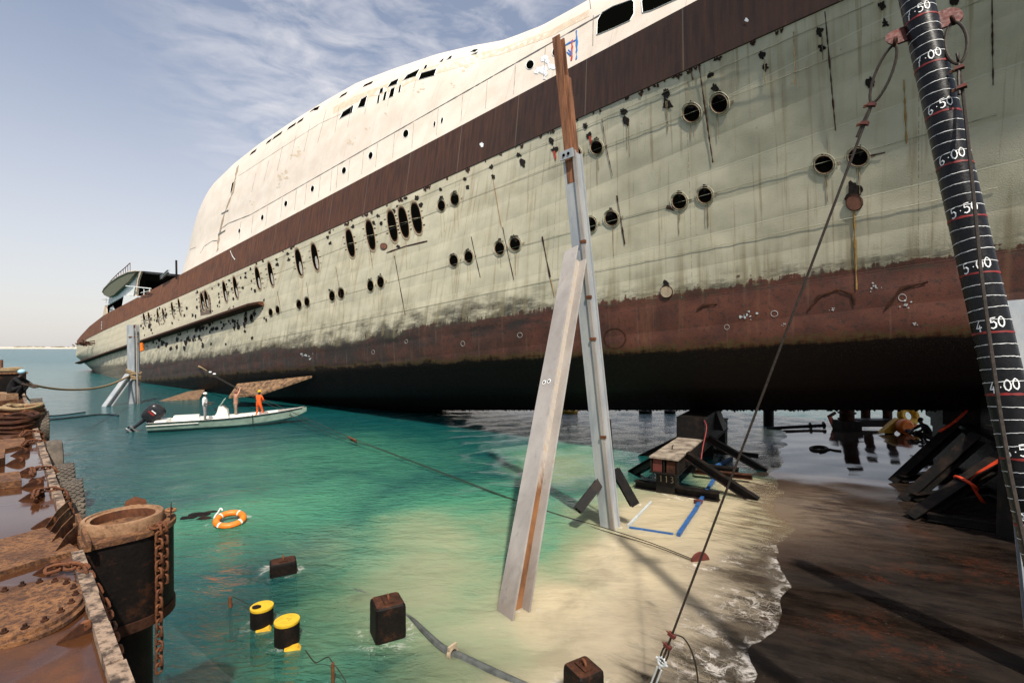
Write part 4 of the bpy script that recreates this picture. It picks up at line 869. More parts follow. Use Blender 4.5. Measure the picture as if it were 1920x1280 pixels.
@mat('tread')
def _(t):
    c = t.co(); n = t.noise(c, 4, 5, .6); fi = t.noise(c, 30, 4)
    col = t.mix(t.mr(n, .35, .7), (.055, .044, .033), (.15, .12, .09)); t.bsdf(t.mix(t.mr(fi, .5, .7, 0, .5), col, (.05, .04, .03)), .85, normal=t.bump(fi, .3, .01))
ppx = lambda px, py, up=0.: at_z(px, py, PZ + up)
pt = thing('pontoon', pon(5, 0), 'long rusty steel pontoon with puddled deck along the left side', 'pontoon')
mb = MB(); A0, A1, PW_ = -6.0, 26.8, 7.0
g = MB(); rows = []; na, nw = 90, 24
for i in range(na + 1):
    a = A0 + (A1 - A0) * i / na; r = []
    for k in range(nw + 1):
        w = .02 + (PW_ - .02) * (k / nw) ** 1.4; p = pon(a, w); z = .018 * mnoise.noise(V((p.x * .8, p.y * .8, 0))) + .006 * mnoise.noise(V((p.x * 4, p.y * 4, 3)))
        r.append(pon(a, w, PZ + z))
    rows.append(r)
g.loft(rows, 'pontoon_deck'); q = [pon(A0, .0, PZ - .03), pon(A1, .0, PZ - .03), pon(A1, PW_, PZ - .03), pon(A0, PW_, PZ - .03)]
g.prism(q, (0, 0, -4.6), 'rust_dark'); g.build('pontoon_hull', pt, angle=60)
for lo_, hi_ in ((A0, 2.1), (4.2, A1)):
  mb = MB()
  for a in np.arange(lo_, hi_, .62):                       # coaming: a flat bar with chipped joints
    L = .3; mb.box(pon(a + .3, .045 + random.uniform(-.006, .006), PZ + .03 + random.uniform(-.006, .006)), ea * (L + .008), eo * (.047 + random.uniform(-.006, .006)), V((0, 0, .038)), 'coaming')
  mb.build('coaming', pt)
def lug(px, py, r=.17, flip=1):
    p = ppx(px, py); a, w = pon_aw(p); mb = MB(); d = (eo * .96 + ea * .1 * flip).normalized(); pl = []
    prof = [(-1.25, 0), (-.5, .52), (.1, .82), (.6, .86), (.92, .6), (1.0, 0)]
    for x, z in prof: pl.append(p + d * x * r + V((0, 0, z * r * 1.05 - .01)))
    mb.prism(pl, ea * .035, 'rust_dark'); c = p + d * .45 * r + V((0, 0, .5 * r)) + ea * .018
    mb.torus(c, ea, r * .2, .022, 'rust', 14, 6); mb.build('lug', pt)
for x, y in [(146,1192),(50,888),(62,912),(62,934),(85,988),(90,1072),(40,851),(45,838),(30,869)]: lug(x, y, .10 if y > 1000 else .125)
def plate(poly, th, m='scale_rust', up=0., name='deck_plate', bev=True):
    mb = MB(); mb.prism([ppx(x, y, up) for x, y in poly], (0, 0, th), m); return mb.build(name, pt)
plate([(-60, 1040), (4, 1018), (84, 996), (150, 1040), (80, 1056), (4, 1080), (-60, 1100)], .05)
plate([(-40, 903), (36, 894), (41, 912), (-40, 922)], .10)
plate([(-30, 830), (46, 824), (48, 838), (10, 846), (-30, 850)], .05); plate([(-20, 858), (10, 852), (8, 872), (-20, 880)], .14); plate([(-30, 778), (24, 790), (20, 800), (-30, 800)], .12)
# bracket gussets beside the pile guide
for i, ((x0, y0), (x1, y1)) in enumerate([((80,997),(128,968)), ((84,1012),(131,983)), ((88,1030),(137,999)), ((94,1049),(146,1017))]):
    a, b = ppx(x0, y0), ppx(x1, y1); mb = MB(); mb.prism([a, b, b + V((0, 0, .20)), a + (b - a) * .55 + V((0, 0, .15)), a + V((0, 0, .012))], ea * .022, 'scale_rust'); mb.build('gusset', pt)
# oval manhole cover with studs
mc = V((-4.02, 3.86, PZ)); ml = V((.36, -.93, 0)).normalized(); ms = V((.93, .36, 0)); mb = MB(); mc = ppx(44, 1150); ovn = 40
oval = lambda k, z: [mc + ea * -1 * math.cos(2 * math.pi * i / ovn) * .52 * k + eo * math.sin(2 * math.pi * i / ovn) * .36 * k + V((0, 0, z)) for i in range(ovn)]
L = [oval(1.08, .0), oval(1.08, .03), oval(1.0, .035), oval(.99, .062), oval(.93, .068), oval(.5, .06)]
mb.loft(L, 'scale_rust', closed=True); mb.add(L[-1], [list(range(ovn))], 'scale_rust'); cover = mb.build('manhole_cover', pt)
for i in range(18):
    a = 2 * math.pi * i / 18; p = mc + ea * -math.cos(a) * .455 + eo * math.sin(a) * .305 + V((0, 0, .06)); s_ = MB(); s_.lathe(p, (0, 0, 1), [(0, 0), (.024, 0), (.024, .02), (.013, .022), (.013, .042), (0, .043)], 'rust_dark', 6); o = s_.build('stud', pt)
    o.parent = cover
# pile guide: D-shaped housing hung on the pontoon's side
gc = pon_aw(at_z(232, 967, 3.47)); ga = gc[0]; gcx = pon(gc[0], gc[1], 0); gt = PZ + .02; gbz = 2.42; rr_ = .47
dsh = [gcx - eo * (-gc[1] - .02) * 1.0 - ea * rr_ * 1.0]
out = []
for i in range(19):
    a = -R(90) + R(180) * i / 18; out.append(gcx + eo * rr_ * math.cos(a) + ea * rr_ * math.sin(a))
wl = -gc[1] - .01
out = [gcx - eo * wl - ea * rr_] + out + [gcx - eo * wl + ea * rr_]
at_h = lambda z, k=1.0: [V((gcx.x + (p.x - gcx.x) * k, gcx.y + (p.y - gcx.y) * k, z)) for p in out]
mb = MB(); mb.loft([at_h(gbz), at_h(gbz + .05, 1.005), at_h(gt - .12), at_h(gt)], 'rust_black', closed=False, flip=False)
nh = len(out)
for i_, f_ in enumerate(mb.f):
    if min(f_) % nh >= 9 and max(q_ % nh for q_ in f_) >= 9: mb.mi[i_] = mb.mid('rust_dark')  # black front and redder right side paint in the shaded and sunlit sides
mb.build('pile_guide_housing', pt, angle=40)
mb = MB(); mb.prism(at_h(gt - .005, 1.05), (0, 0, .055), 'scale_rust'); mb.build('pile_guide_top', pt)
mb = MB(); mb.prism(at_h(gbz - .10, 1.04), (0, 0, .11), 'rust_dark'); mb.build('pile_guide_flange', pt)
mb = MB(); mb.lathe(V((gcx.x, gcx.y, gt + .05)), (0, 0, 1), [(.38, 0), (.38, .09), (.37, .115), (.335, .12), (.33, .10), (.295, .095), (.29, .02), (.29, -.5), (0, -.5)], 'scale_rust', 44, mats=['ring_rust'] * 5 + ['rust'] * 2 + ['rust_black']); mb.build('pile_guide_ring', pt)
mb = MB(); mb.lathe(V((gcx.x, gcx.y, -1.2)), (0, 0, 1), [(.27, 0), (.27, gbz + 1.1)], 'rust_black', 24); mb.build('guide_pile', pt)
for a_, sgn in ((.50, 1), (-.40, 1)):
    c = gcx + (ea * .55 + eo * .22).normalized() * .44 if a_ > 0 else gcx + (ea * -.2 + eo * .8).normalized() * .44
    c = V((c.x, c.y, gt + .05)); tn = V((0, 0, 1)).cross(c - gcx).normalized(); tn.z = 0; mb = MB(); mb.prism([c + tn * x + V((0, 0, z)) for x, z in [(-.13, 0), (-.11, .12), (0, .17), (.10, .12), (.12, 0)]], (c - gcx).normalized() * .03, 'rust'); mb.torus(c + V((0, 0, .09)) , (c - gcx), .045, .018, 'rust_bright', 12, 6); mb.build('lug', pt)
mb = MB(); mb.box(gcx - eo * (wl - .03) + V((0, 0, gt + .075)), ea * .60, eo * .018, V((0, 0, .05)), 'scale_rust'); mb.build('back_plate', pt)
mb = MB(); mb.box(pon(A1 - .05, 1.9, PZ + .33), eo * 1.95, ea * .25, V((0, 0, .62)), 'rust_black'); mb.build('end_box', pt)
mb = MB(); mb.box(pon(A1 - .05, 1.9, PZ + .97), eo * 2.0, ea * .3, V((0, 0, .03)), 'scale_rust'); mb.build('end_box_lid', pt)
mb = MB(); mb.tube([ppx(3, 700), ppx(3, 700) + V((0, 0, 1.1))], .09, 'rust', 8); mb.build('rail_post', pt)

# ---- chains
def chain_thing(name, pts, label, L=.15, r=.018, m='rust', group='rusty chains on the pontoon'):
    mb = MB(); chain(mb, pts, m, L, r); return tag(mb.build(name), label, 'chain', group)
fr = lambda t, off=.03: gcx + (eo * math.cos(t) + ea * math.sin(t)) * (rr_ + off)
def drop(t, z0, z1, off=.045, n=10): p = fr(t, off); return [V((p.x, p.y, z0 + (z1 - z0) * i / n)) for i in range(n + 1)]
ct = R(-62)
chain_thing('chain', [V((gcx.x, gcx.y, gt + .08)) + (fr(ct) - gcx) * .86] + drop(ct, gt + .09, 1.75, .06), 'long heavy rusty chain hanging down the front of the pile guide', .11, .014)
chain_thing('chain', [V((gcx.x, gcx.y, gt + .08)) + (fr(ct + .13) - gcx) * .86] + drop(ct + .14, gt + .08, 2.72, .06, 5), 'short loop of chain hanging beside the long one on the pile guide', .10, .013)
chain_thing('chain', [ppx(85, 1070, .07), ppx(110, 1062, .08), ppx(140, 1060, .09), ppx(158, 1062, .09), ppx(166, 1082, .05), pon(pon_aw(ppx(172, 1100))[0], -.07, 3.1), pon(pon_aw(ppx(190, 1150))[0], -.08, 2.95), pon(pon_aw(ppx(200, 1190))[0], -.08, 2.8), pon(pon_aw(ppx(210, 1215))[0] - .1, -.08, 2.6)], 'rusty chain running from a deck lug over the edge below the oval cover', .105, .014)
def edge_chain(y0, lx, ly, label, z1=2.4):
    e = None
    a0, _ = pon_aw(ppx(lx, ly)); chain_thing('chain', [ppx(lx, ly, .08), pon(a0, .25, PZ + .10), pon(a0 - .02, .05, PZ + .10), pon(a0 - .05, -.05, PZ + .03), pon(a0 - .10, -.09, PZ - .2), pon(a0 - .25, -.10, PZ - .5), pon(a0 - .3, -.10, z1)], label, .105, .014)
edge_chain(0, 64, 934, 'rusty chain from the lug beside the nearest treaded tyre'); edge_chain(0, 62, 890, 'rusty chain tangle at the lug behind the second tyre'); edge_chain(0, 40, 837, 'dark chain over the edge at the smooth worn tyre'); edge_chain(0, 38, 818, 'thin rusty chain at the far end of the worn tyre')
# ---- tyre fenders hung against the side
def tyre(a, R_, wd, z, label, m='tread', worn=False):
    c = pon(a, -.03 - wd / 2, z); t = thing('tyre', c, label, 'tyre', 'old tyres hung along the pontoon side'); mb = MB(); h = wd / 2
    prof = [(R_ * .56, -h * .75), (R_ * .60, -h * .9), (R_ * .86, -h), (R_ * .97, -h * .88), (R_ * 1.0, -h * .6), (R_, 0), (R_ * 1.0, h * .6), (R_ * .97, h * .88), (R_ * .86, h), (R_ * .60, h * .9), (R_ * .56, h * .75), (R_ * .5, 0), (R_ * .56, -h * .75)]
    mb.lathe(c, eo, prof, m, 44, mats=['rust_black', 'rust_black'] + [m] * 6 + ['rust_black'] * 4); mb.build('carcass', t)
    if not worn:
        mb = MB(); n = 34
        for i in range(n):
            a_ = 2 * math.pi * i / n
            for j in range(-2, 3):
                aa = a_ + (.5 * (j % 2)) * 2 * math.pi / n; rd = ea * math.cos(aa) + V((0, 0, math.sin(aa))); tn = ea * -math.sin(aa) + V((0, 0, math.cos(aa)))
                mb.box(c + rd * (R_ + .004) + eo * j * h * .36, (tn * .62 + eo * .35 * (1 if j % 2 else -1)) * R_ * .105, (eo * .9 - tn * .3 * (1 if j % 2 else -1)) * h * .17, rd * .010, m)
        mb.build('tread', t)
    return t
tyre(6.15, .44, .25, 2.90, 'nearest tyre with deep blocky tread hanging beside the pile guide'); tyre(7.55, .44, .25, 2.93, 'second treaded tyre just behind the nearest one')
tyre(10.5, .48, .27, 2.92, 'smooth worn tyre with grey bald tread', worn=True); tyre(11.6, .40, .30, 2.82, 'darker tyre half hidden behind the bald one'); tyre(16.6, .50, .32, 2.95, 'tyre with ribbed tread near the squatting man'); tyre(18.0, .46, .32, 3.0, 'ragged tyre just behind the ribbed one', worn=True); tyre(20.6, .45, .32, 3.1, 'farthest tyre at the foot of the squatting man')
# ---- rope heaps and timber on the deck
random.seed(21)
def heap(c, rx, ry, label, n=5, r=.035, m='rope_dark'):
    mb = MB()
    for i in range(n):
        ph = random.random() * 6; pts = []
        for k in range(26):
            t = ph + k * .42; q = .55 + .45 * math.sin(k * .37 + ph); pts.append(V(c) + ea * math.cos(t) * rx * q + eo * math.sin(t) * ry * q + V((0, 0, .04 + i * r * 1.3 + .03 * math.sin(k * 1.3 + i))))
        mb.tube(catmull(pts, 3), r, random.choice([m, 'rust', 'rope']) if i % 2 else m, 6)
    return tag(mb.build('rope_heap'), label, 'rope', 'heaps of old rope on the pontoon')
heap(ppx(20, 785), .9, .7, 'brown tangle of old rope by the timber baulks', 6, .05, 'rust'); heap(ppx(10, 808), .8, .6, 'dark heap of wire rope at the left edge of the pontoon', 6, .05, 'rust_dark'); heap(ppx(40, 772), .6, .35, 'small rope tangle along the coaming', 4, .045, 'rope_dark'); heap(ppx(12, 706), 1.6, .8, 'far pile of tan rope beside the end box', 6, .08, 'rope')
def baulk(a, b, w, h, label, m='timber'):
    A, B = V(a), V(b); ax = (B - A); L = ax.length; ax.normalize(); sd_ = V((0, 0, 1)).cross(ax); mb = MB()
    n = 8; rows = []
    for i in range(n + 1):
        c = A + ax * L * i / n; j = random.uniform(-.012, .012); rows.append([c - sd_ * (w / 2 + j), c + sd_ * (w / 2 - j), c + sd_ * (w / 2 - j - .01) + V((0, 0, h + j)), c - sd_ * (w / 2 + j - .01) + V((0, 0, h + j * .6))])
    mb.loft(rows, m, closed=True, flip=True); mb.add(rows[0], [(0, 1, 2, 3)], m); mb.add(rows[-1], [(3, 2, 1, 0)], m); return tag(mb.build('timber_baulk', angle=30), label, 'timber', 'timber baulks on the pontoon')
baulk(ppx(-20, 722), ppx(16, 718), .3, .2, 'rough timber baulk by the squatting man'); baulk(ppx(-20, 745), ppx(24, 750), .35, .25, 'weathered timber baulk nearest the tyres'); baulk(ppx(-10, 734), ppx(14, 736), .3, .3, 'short dark timber between the other baulks'); baulk(ppx(-30, 762), ppx(26, 756), .3, .16, 'pale-edged plank across the pontoon', 'scale_rust')
mb = MB(); c = ppx(2, 716, .05)
rows = [[c + V((x, .5 * j, .22 * math.exp(-(j * j) / 3) + .05 * math.sin(3 * x + 2 * j))) for x in np.linspace(-1.2, .4, 9)] for j in np.linspace(-1.5, 1.5, 7)]
mb.loft(rows, 'tarp_blue'); tag(mb.build('tarpaulin'), 'crumpled blue tarpaulin among the ropes on the pontoon', 'tarpaulin')

# ================================================================ PEOPLE
def person(base, yaw, label, J, mats, extra=None, sc=1.0, group=None):
    """one skinned body; J overrides joints (x right, y forward, z up; metres for a 1.76 m adult)"""
    j = dict(pelvis=(0, 0, .95), waist=(0, 0, 1.1), chest=(0, .0, 1.32), neck=(0, 0, 1.48), chin=(0, .03, 1.56), head=(0, .02, 1.66), crown=(0, .0, 1.735), nose=(0, .115, 1.625),
             shl=(-.19, 0, 1.40), ell=(-.25, -.03, 1.12), wrl=(-.24, .1, .90), hal=(-.24, .15, .83), shr=(.19, 0, 1.40), elr=(.25, -.03, 1.12), wrr=(.24, .1, .90), har=(.24, .15, .83),
             hil=(-.10, 0, .90), knl=(-.11, .03, .50), anl=(-.11, 0, .10), tol=(-.13, .17, .045), hir=(.10, 0, .90), knr=(.11, .03, .50), anr=(.11, 0, .10), tor=(.13, .17, .045))
    j.update(J); top, leg, shoe, skin, sleeve = mats
    rad = dict(pelvis=.15, waist=.145, chest=.16, neck=.06, chin=.075, head=.098, crown=.06, nose=.018, shl=.075, ell=.05, wrl=.033, hal=.04, shr=.075, elr=.05, wrr=.033, har=.04, hil=.095, knl=.068, anl=.048, tol=.038, hir=.095, knr=.068, anr=.048, tor=.038)
    E = [('pelvis','waist',top),('waist','chest',top),('chest','neck',top),('neck','chin',skin),('chin','head',skin),('head','crown',skin),('head','nose',skin),('chest','shl',top),('shl','ell',sleeve),('ell','wrl',sleeve if sleeve != skin and top == 'cloth_orange' else skin),('wrl','hal',skin),('chest','shr',top),('shr','elr',sleeve),('elr','wrr',sleeve if sleeve != skin and top == 'cloth_orange' else skin),('wrr','har',skin),('pelvis','hil',leg),('hil','knl',leg),('knl','anl',leg),('anl','tol',shoe),('pelvis','hir',leg),('hir','knr',leg),('knr','anr',leg),('anr','tor',shoe)]
    P = {k: V(v) for k, v in j.items()}
    for sd_ in 'lr':                                    # five fingers from the sides and end of each palm
        h = P['ha' + sd_]; w = P['wr' + sd_]; d = (h - w).normalized(); u = d.cross(V((0, 1, .2))).normalized()
        for q in range(4): k = f'f{q}{sd_}'; P[k] = h + d * (.075 + (.012, .02, .016, 0)[q]) + u * (q - 1.5) * .022 + V((0, .012, 0)); rad[k] = .009; E.append(('ha' + sd_, k, skin))
        k = 't' + sd_; P[k] = h + d * .03 + u * .055; rad[k] = .011; E.append(('ha' + sd_, k, skin))
    keys = list(P); ix = {k: i for i, k in enumerate(keys)}; me = bpy.data.meshes.new('person'); me.from_pydata([P[k] for k in keys], [(ix[a], ix[b]) for a, b, m in E], [])
    o = bpy.data.objects.new('person', me); COL.objects.link(o); md = o.modifiers.new('skin', 'SKIN'); md.use_smooth_shade = True
    sv = me.skin_vertices[0].data
    for k in keys: sv[ix[k]].radius = (rad[k], rad[k]); sv[ix[k]].use_root = (k == 'pelvis')
    o.modifiers.new('sub', 'SUBSURF').levels = 1; o.modifiers['sub'].render_levels = 1
    dg = bpy.context.evaluated_depsgraph_get(); me2 = bpy.data.meshes.new_from_object(o.evaluated_get(dg)); me2.name = 'person'; bpy.data.objects.remove(o); bpy.data.meshes.remove(me)
    used = []
    for a, b, m in E:
        if m not in used: used.append(m)
    me2.materials.clear()
    for m in used: me2.materials.append(MATS[m])
    for f in me2.polygons:
        c = f.center; best = 9; bm_ = 0
        for a, b, m in E:
            A, B = P[a], P[b]; ab = B - A; t = min(max((c - A).dot(ab) / max(ab.length_squared, 1e-9), 0), 1); d = (c - (A + ab * t)).length - .5 * (rad[a] * (1 - t) + rad[b] * t)
            if d < best: best = d; bm_ = used.index(m)
        f.material_index = bm_; f.use_smooth = True
    M = Matrix.Rotation(yaw, 4, 'Z'); me2.transform(Matrix.Scale(sc, 4)); me2.transform(M); o = bpy.data.objects.new('person', me2); COL.objects.link(o); o.location = base; o['_b'] = tuple(base); tag(o, label, 'person', group)
    T = Matrix.Translation(V(base)) @ M @ Matrix.Scale(sc, 4)
    if extra: extra(o, P, lambda p: T @ V(p), M.to_3x3())
    return o
def helmet(o, P, T, M, m='yellow'):
    c = P['head'] + V((0, 0, .035)); mb = MB(); mb.lathe(T(c), M @ V((0, 0, 1)), [(.155, -.012), (.155, 0), (.128, .008), (.122, .05), (.095, .095), (.05, .12), (0, .126)], m, 18); mb.build('helmet', o)
# ================================================================ BOAT
bs, bb_ = at_z(274, 812, 0), at_z(520, 797, 0)          # near waterline: stern corner, bow
bd = (bb_ - bs); bd.z = 0; bl = bd.length; bd.normalize(); bn = V((-bd.y, bd.x, 0))   # forward, to port (away)
BO = bs + bn * 1.0                                       # stern, centre line, at the waterline
bp = lambda x, y, z: BO + bd * x + bn * y + V((0, 0, z))
boat = thing('boat', bp(4, 0, 0), 'long open pale green and white skiff with black outboard beside the hull', 'boat')
LB = bl + 1.9
def bsec(x):
    t = x / LB; k = 1 - max(0, (t - .42) / .58) ** 2.3; hw = 1.02 * k + .015; g = .58 + .08 * t + .40 * max(0, (t - .35) / .65) ** 1.9; ch = .16 + .42 * max(0, (t - .5) / .5) ** 1.8; kl = -.30 + max(0, (t - .62) / .38) ** 1.7 * 1.05
    kl = min(kl, g - .05); ch = min(max(ch, kl + .03), g - .04); return hw, g, ch, kl
xs_ = [LB * i / 30 for i in range(31)]; mb = MB(); rows = []; rows_w = []
for x in xs_:
    hw, g, ch, kl = bsec(x); cw = hw * .88; rows.append([bp(x, -hw, g), bp(x, -(hw + cw) / 2 - .015, g - (g - ch) * .45), bp(x, -cw, ch), bp(x, 0, kl), bp(x, cw, ch), bp(x, (hw + cw) / 2 + .015, g - (g - ch) * .45), bp(x, hw, g)])
top = [[r[0], r[1], r[2]] for r in rows]; bot = [[r[2], r[3], r[4]] for r in rows]; far = [[r[4], r[5], r[6]] for r in rows]
mb.loft(top, 'boat_green'); mb.loft(bot, 'boat_white'); mb.loft(far, 'boat_green'); mb.add(rows[0], [list(range(7))[::-1]], 'boat_white'); mb.build('hull', boat, angle=25)
mb = MB(); rows = []
for x in xs_[:-1]:
    hw, g, ch, kl = bsec(x); fz = .30 + .40 * max(0, (x / LB - .55) / .45) ** 1.5; fz = min(fz, g - .06); iw = max(hw - .09, .004); rows.append([bp(x, -hw - .03, g + .002), bp(x, -hw - .03, g + .045), bp(x, -iw, g + .045), bp(x, -iw * .96, fz), bp(x, iw * .96, fz), bp(x, iw, g + .045), bp(x, hw + .03, g + .045), bp(x, hw + .03, g + .002)])
mb.loft(rows, 'boat_white', flip=True); mb.add(rows[0], [list(range(8))], 'boat_white'); mb.build('inner_liner', boat, angle=25)
mb = MB(); mb.tube([bp(x, -bsec(x)[0] - .035, bsec(x)[1] + .02) for x in xs_[:-1]], .028, 'rubber_black', 6); mb.build('rub_rail', boat)
mb = MB(); mb.tube([bp(x, -bsec(x)[0] * .985 - .01, bsec(x)[1] - .14) for x in xs_[:10]], .028, 'boat_white', 6); mb.build('spray_rail', boat)
mb = MB(); rows = [[bp(x, y * (bsec(x)[0] - .08), bsec(x)[1] + .048 + .03 * (1 - y * y)) for y in (-1, -.5, 0, .5, 1)] for x in np.linspace(LB * .80, LB * .985, 8)]; mb.loft(rows, 'boat_grey', flip=True); mb.build('foredeck', boat)
def slab(name, x0, x1, y0, y1, z0, z1, m, tx=0): mb = MB(); mb.box(bp((x0 + x1) / 2, (y0 + y1) / 2, (z0 + z1) / 2), bd * (x1 - x0) / 2, bn * (y1 - y0) / 2, V((0, 0, (z1 - z0) / 2)), m, 1 - tx); mb.build(name, boat)
slab('floor', .3, LB * .66, -.82, .82, .30, .46, 'boat_white'); slab('stern_bench', .35, 1.0, -.86, .86, .45, .68, 'boat_white', .06); slab('side_locker', 1.1, 2.7, .3, .85, .45, .84, 'boat_white', .12); slab('seat', 4.7, 5.6, -.5, .5, .45, .78, 'boat_white', .08); slab('thwart', 6.4, 6.8, -.75, .75, .5, .80, 'boat_grey')
mb = MB(); mb.prism([bp(x, -.42, z) for x, z in [(3.45, .45), (4.45, .45), (4.35, 1.15), (4.1, 1.42), (3.85, 1.42), (3.75, 1.02)]], bn * .84, 'boat_white'); mb.build('console', boat)
mb = MB(); mb.prism([bp(x, -.40, z) for x, z in [(3.88, 1.42), (3.94, 1.42), (4.22, 1.88), (4.16, 1.90)]], bn * .80, 'boat_green'); mb.build('windscreen', boat)
mb = MB(); mb.torus(bp(3.66, 0, 1.16), bd * .8 + V((0, 0, .5)), .17, .02, 'rubber_black', 18, 6); mb.tube([bp(3.66, 0, 1.16), bp(3.85, 0, 1.06)], .025, 'rubber_black', 6); mb.build('steering_wheel', boat)
mb = MB(); mb.tube([bp(5.9, -1.06, .86), bp(5.92, -1.12, .4), bp(5.92, -1.13, -.2)], .02, 'rubber_black', 5); mb.build('fender_line', boat)
# outboard, tilted up
om = thing('outboard_motor', bp(-.1, 0, .6), 'black outboard motor tilted up on the stern of the skiff', 'motor')
u_ = (V((0, 0, 1)) * .70 + bd * .71).normalized(); v_ = (bd * .70 - V((0, 0, 1)) * .71).normalized(); oc = bp(.16, 0, 1.10); MS = 1.3; u_ = u_ * MS; v_ = v_ * MS; bn0 = bn; bn = bn * MS
mb = MB(); rows = []
for k, (h, a, b) in enumerate([(-.42, .20, .17), (-.38, .27, .22), (-.05, .33, .26), (.25, .33, .26), (.42, .27, .21), (.50, .12, .10)]):
    rows.append([oc + u_ * h + v_ * math.copysign(abs(math.cos(t)) ** .7, math.cos(t)) * a * 1.25 + bn * math.copysign(abs(math.sin(t)) ** .7, math.sin(t)) * b for t in [2 * math.pi * i / 20 for i in range(20)]])
mb.loft(rows, 'motor', closed=True, flip=True); mb.add(rows[-1], [list(range(20))], 'motor'); mb.add(rows[0], [list(range(20))[::-1]], 'motor'); mb.build('cowling', om, angle=50)
mb = MB(); mb.box(oc - bn * .265 + u_ * .02 - v_ * .05, u_ * .05, v_ * .16, bn * .006, 'red_band'); mb.build('red_stripe', om)
mb = MB(); mb.box(oc - bn * .268 + u_ * .13 - v_ * .02, u_ * .022, v_ * .12, bn * .004, 'white_paint'); mb.build('white_stripe', om)
mb = MB(); e = oc - u_ * .42 - v_ * .05; mb.tube([e, e - u_ * .35 - v_ * .02, e - u_ * .70 - v_ * .05], [.13, .10, .085], 'motor', 12); mb.build('leg', om)
mb = MB(); f = e - u_ * .62; mb.box(f, v_ * .22, bn * .15, u_ * .018, 'motor_silver'); mb.box(f - u_ * .26, v_ * .10, bn * .014, u_ * .2, 'motor'); mb.build('cavitation_plate', om)
mb = MB(); g_ = f - u_ * .20; mb.tube([g_ + v_ * .2, g_ + v_ * .08, g_ - v_ * .16, g_ - v_ * .26], [.02, .075, .07, .03], 'motor_silver', 12)
for k in range(3):
    a = k * 2.1; q = (u_ * math.cos(a) + bn * math.sin(a)); mb.prism([g_ - v_ * .20 + q * .04, g_ - v_ * .17 + q * .10 + q.cross(v_) * .06, g_ - v_ * .22 + q * .17, g_ - v_ * .25 + q * .10 - q.cross(v_) * .05], v_ * .012, 'motor')
mb.build('propeller', om)
bn = bn0; mb = MB(); mb.box(bp(-.06, 0, .52), bd * .09, bn * .16, V((0, 0, .20)), 'motor'); mb.build('bracket', om)
# people in the boat
def foot(px, py, zf): p = at_z(px, py, zf); return V((p.x, p.y, zf))
fwd = math.atan2(bd.y, bd.x) - math.pi / 2
def onboat(px, y): 
    lo, hi = 0., LB
    for _ in range(40):
        m_ = (lo + hi) / 2; q = bp(m_, y, 0)
        if 960 + q.x / q.y * FPX < px: lo = m_
        else: hi = m_
    return bp(lo, y, .462)
def turban(o, P, T, M):
    mb = MB(); c = P['head'] + V((0, -.005, .06)); mb.ball(T(c), .118, 'cloth_white', (1.0, 1.08, .62), jit=.08); mb.torus(T(c - V((0, 0, .03))), M @ V((0, .15, 1)), .088, .042, 'cloth_white', 18, 8); mb.build('turban', o)
person(onboat(384, -.1), fwd - .15, 'person in white turban and white shirt steering the skiff at its console', dict(ell=(-.26, .06, 1.13), wrl=(-.17, .32, 1.10), hal=(-.13, .40, 1.10), elr=(.26, .02, 1.13), wrr=(.19, .27, 1.02), har=(.15, .34, 1.02), shl=(-.2, 0, 1.40), shr=(.2, 0, 1.40)), ('cloth_white', 'cloth_grey', 'boot_dark', 'skin_dark', 'cloth_white'), turban, 1.08)
def bald(o, P, T, M): mb = MB(); mb.ball(T(P['head'] + V((0, -.02, .045))), .103, 'cloth_red' if 'cloth_red' in MATS else 'skin_dark', (1, 1.1, .75), jit=.05); mb.build('hair', o)
plain('cloth_red', (.20, .05, .045), .85)
person(onboat(441, -.05), fwd + .35, 'bare-chested person in khaki trousers reaching both arms up to the wire', dict(shl=(-.20, .02, 1.45), shr=(.20, .02, 1.45), ell=(-.24, .14, 1.68), wrl=(-.13, .20, 1.90), hal=(-.09, .22, 1.99), elr=(.25, .13, 1.66), wrr=(.15, .22, 1.86), har=(.10, .25, 1.95), waist=(0, .045, 1.1), chest=(0, .02, 1.34), head=(0, .05, 1.66), crown=(0, .02, 1.74), knl=(-.14, .06, .5), anl=(-.16, 0, .1), tol=(-.18, .17, .045)), ('skin_light', 'cloth_khaki', 'boot_dark', 'skin_light', 'skin_light'), bald, 1.08)
def orange_gear(o, P, T, M):
    helmet(o, P, T, M); mb = MB(); c = P['chin'] + V((0, .03, -.02)); mb.ball(T(c), .085, 'cloth_white', (1.0, .9, .95), jit=.1); mb.build('face_scarf', o)
    mb = MB(); c = P['waist'] - V((0, 0, .08)); mb.lathe(T(c), M @ V((0, 0, 1)), [(.172, -.02), (.178, 0), (.172, .025)], 'cloth_orange', 16); mb.build('belt', o)
person(onboat(486, 0), fwd + .9, 'person in orange coverall and yellow helmet holding the wire in the bow', dict(pelvis=(0, -.04, .92), ell=(-.27, .08, 1.16), wrl=(-.12, .30, 1.06), hal=(-.06, .36, 1.05), elr=(.27, .06, 1.15), wrr=(.13, .29, 1.08), har=(.07, .36, 1.08), knl=(-.19, .08, .48), anl=(-.24, -.04, .09), tol=(-.27, .12, .045), hil=(-.11, -.04, .88), hir=(.11, -.04, .88), knr=(.15, .10, .48), anr=(.19, .06, .09), tor=(.21, .22, .045)), ('cloth_orange', 'cloth_orange', 'boot_dark', 'skin_dark', 'cloth_orange'), orange_gear, 1.08)
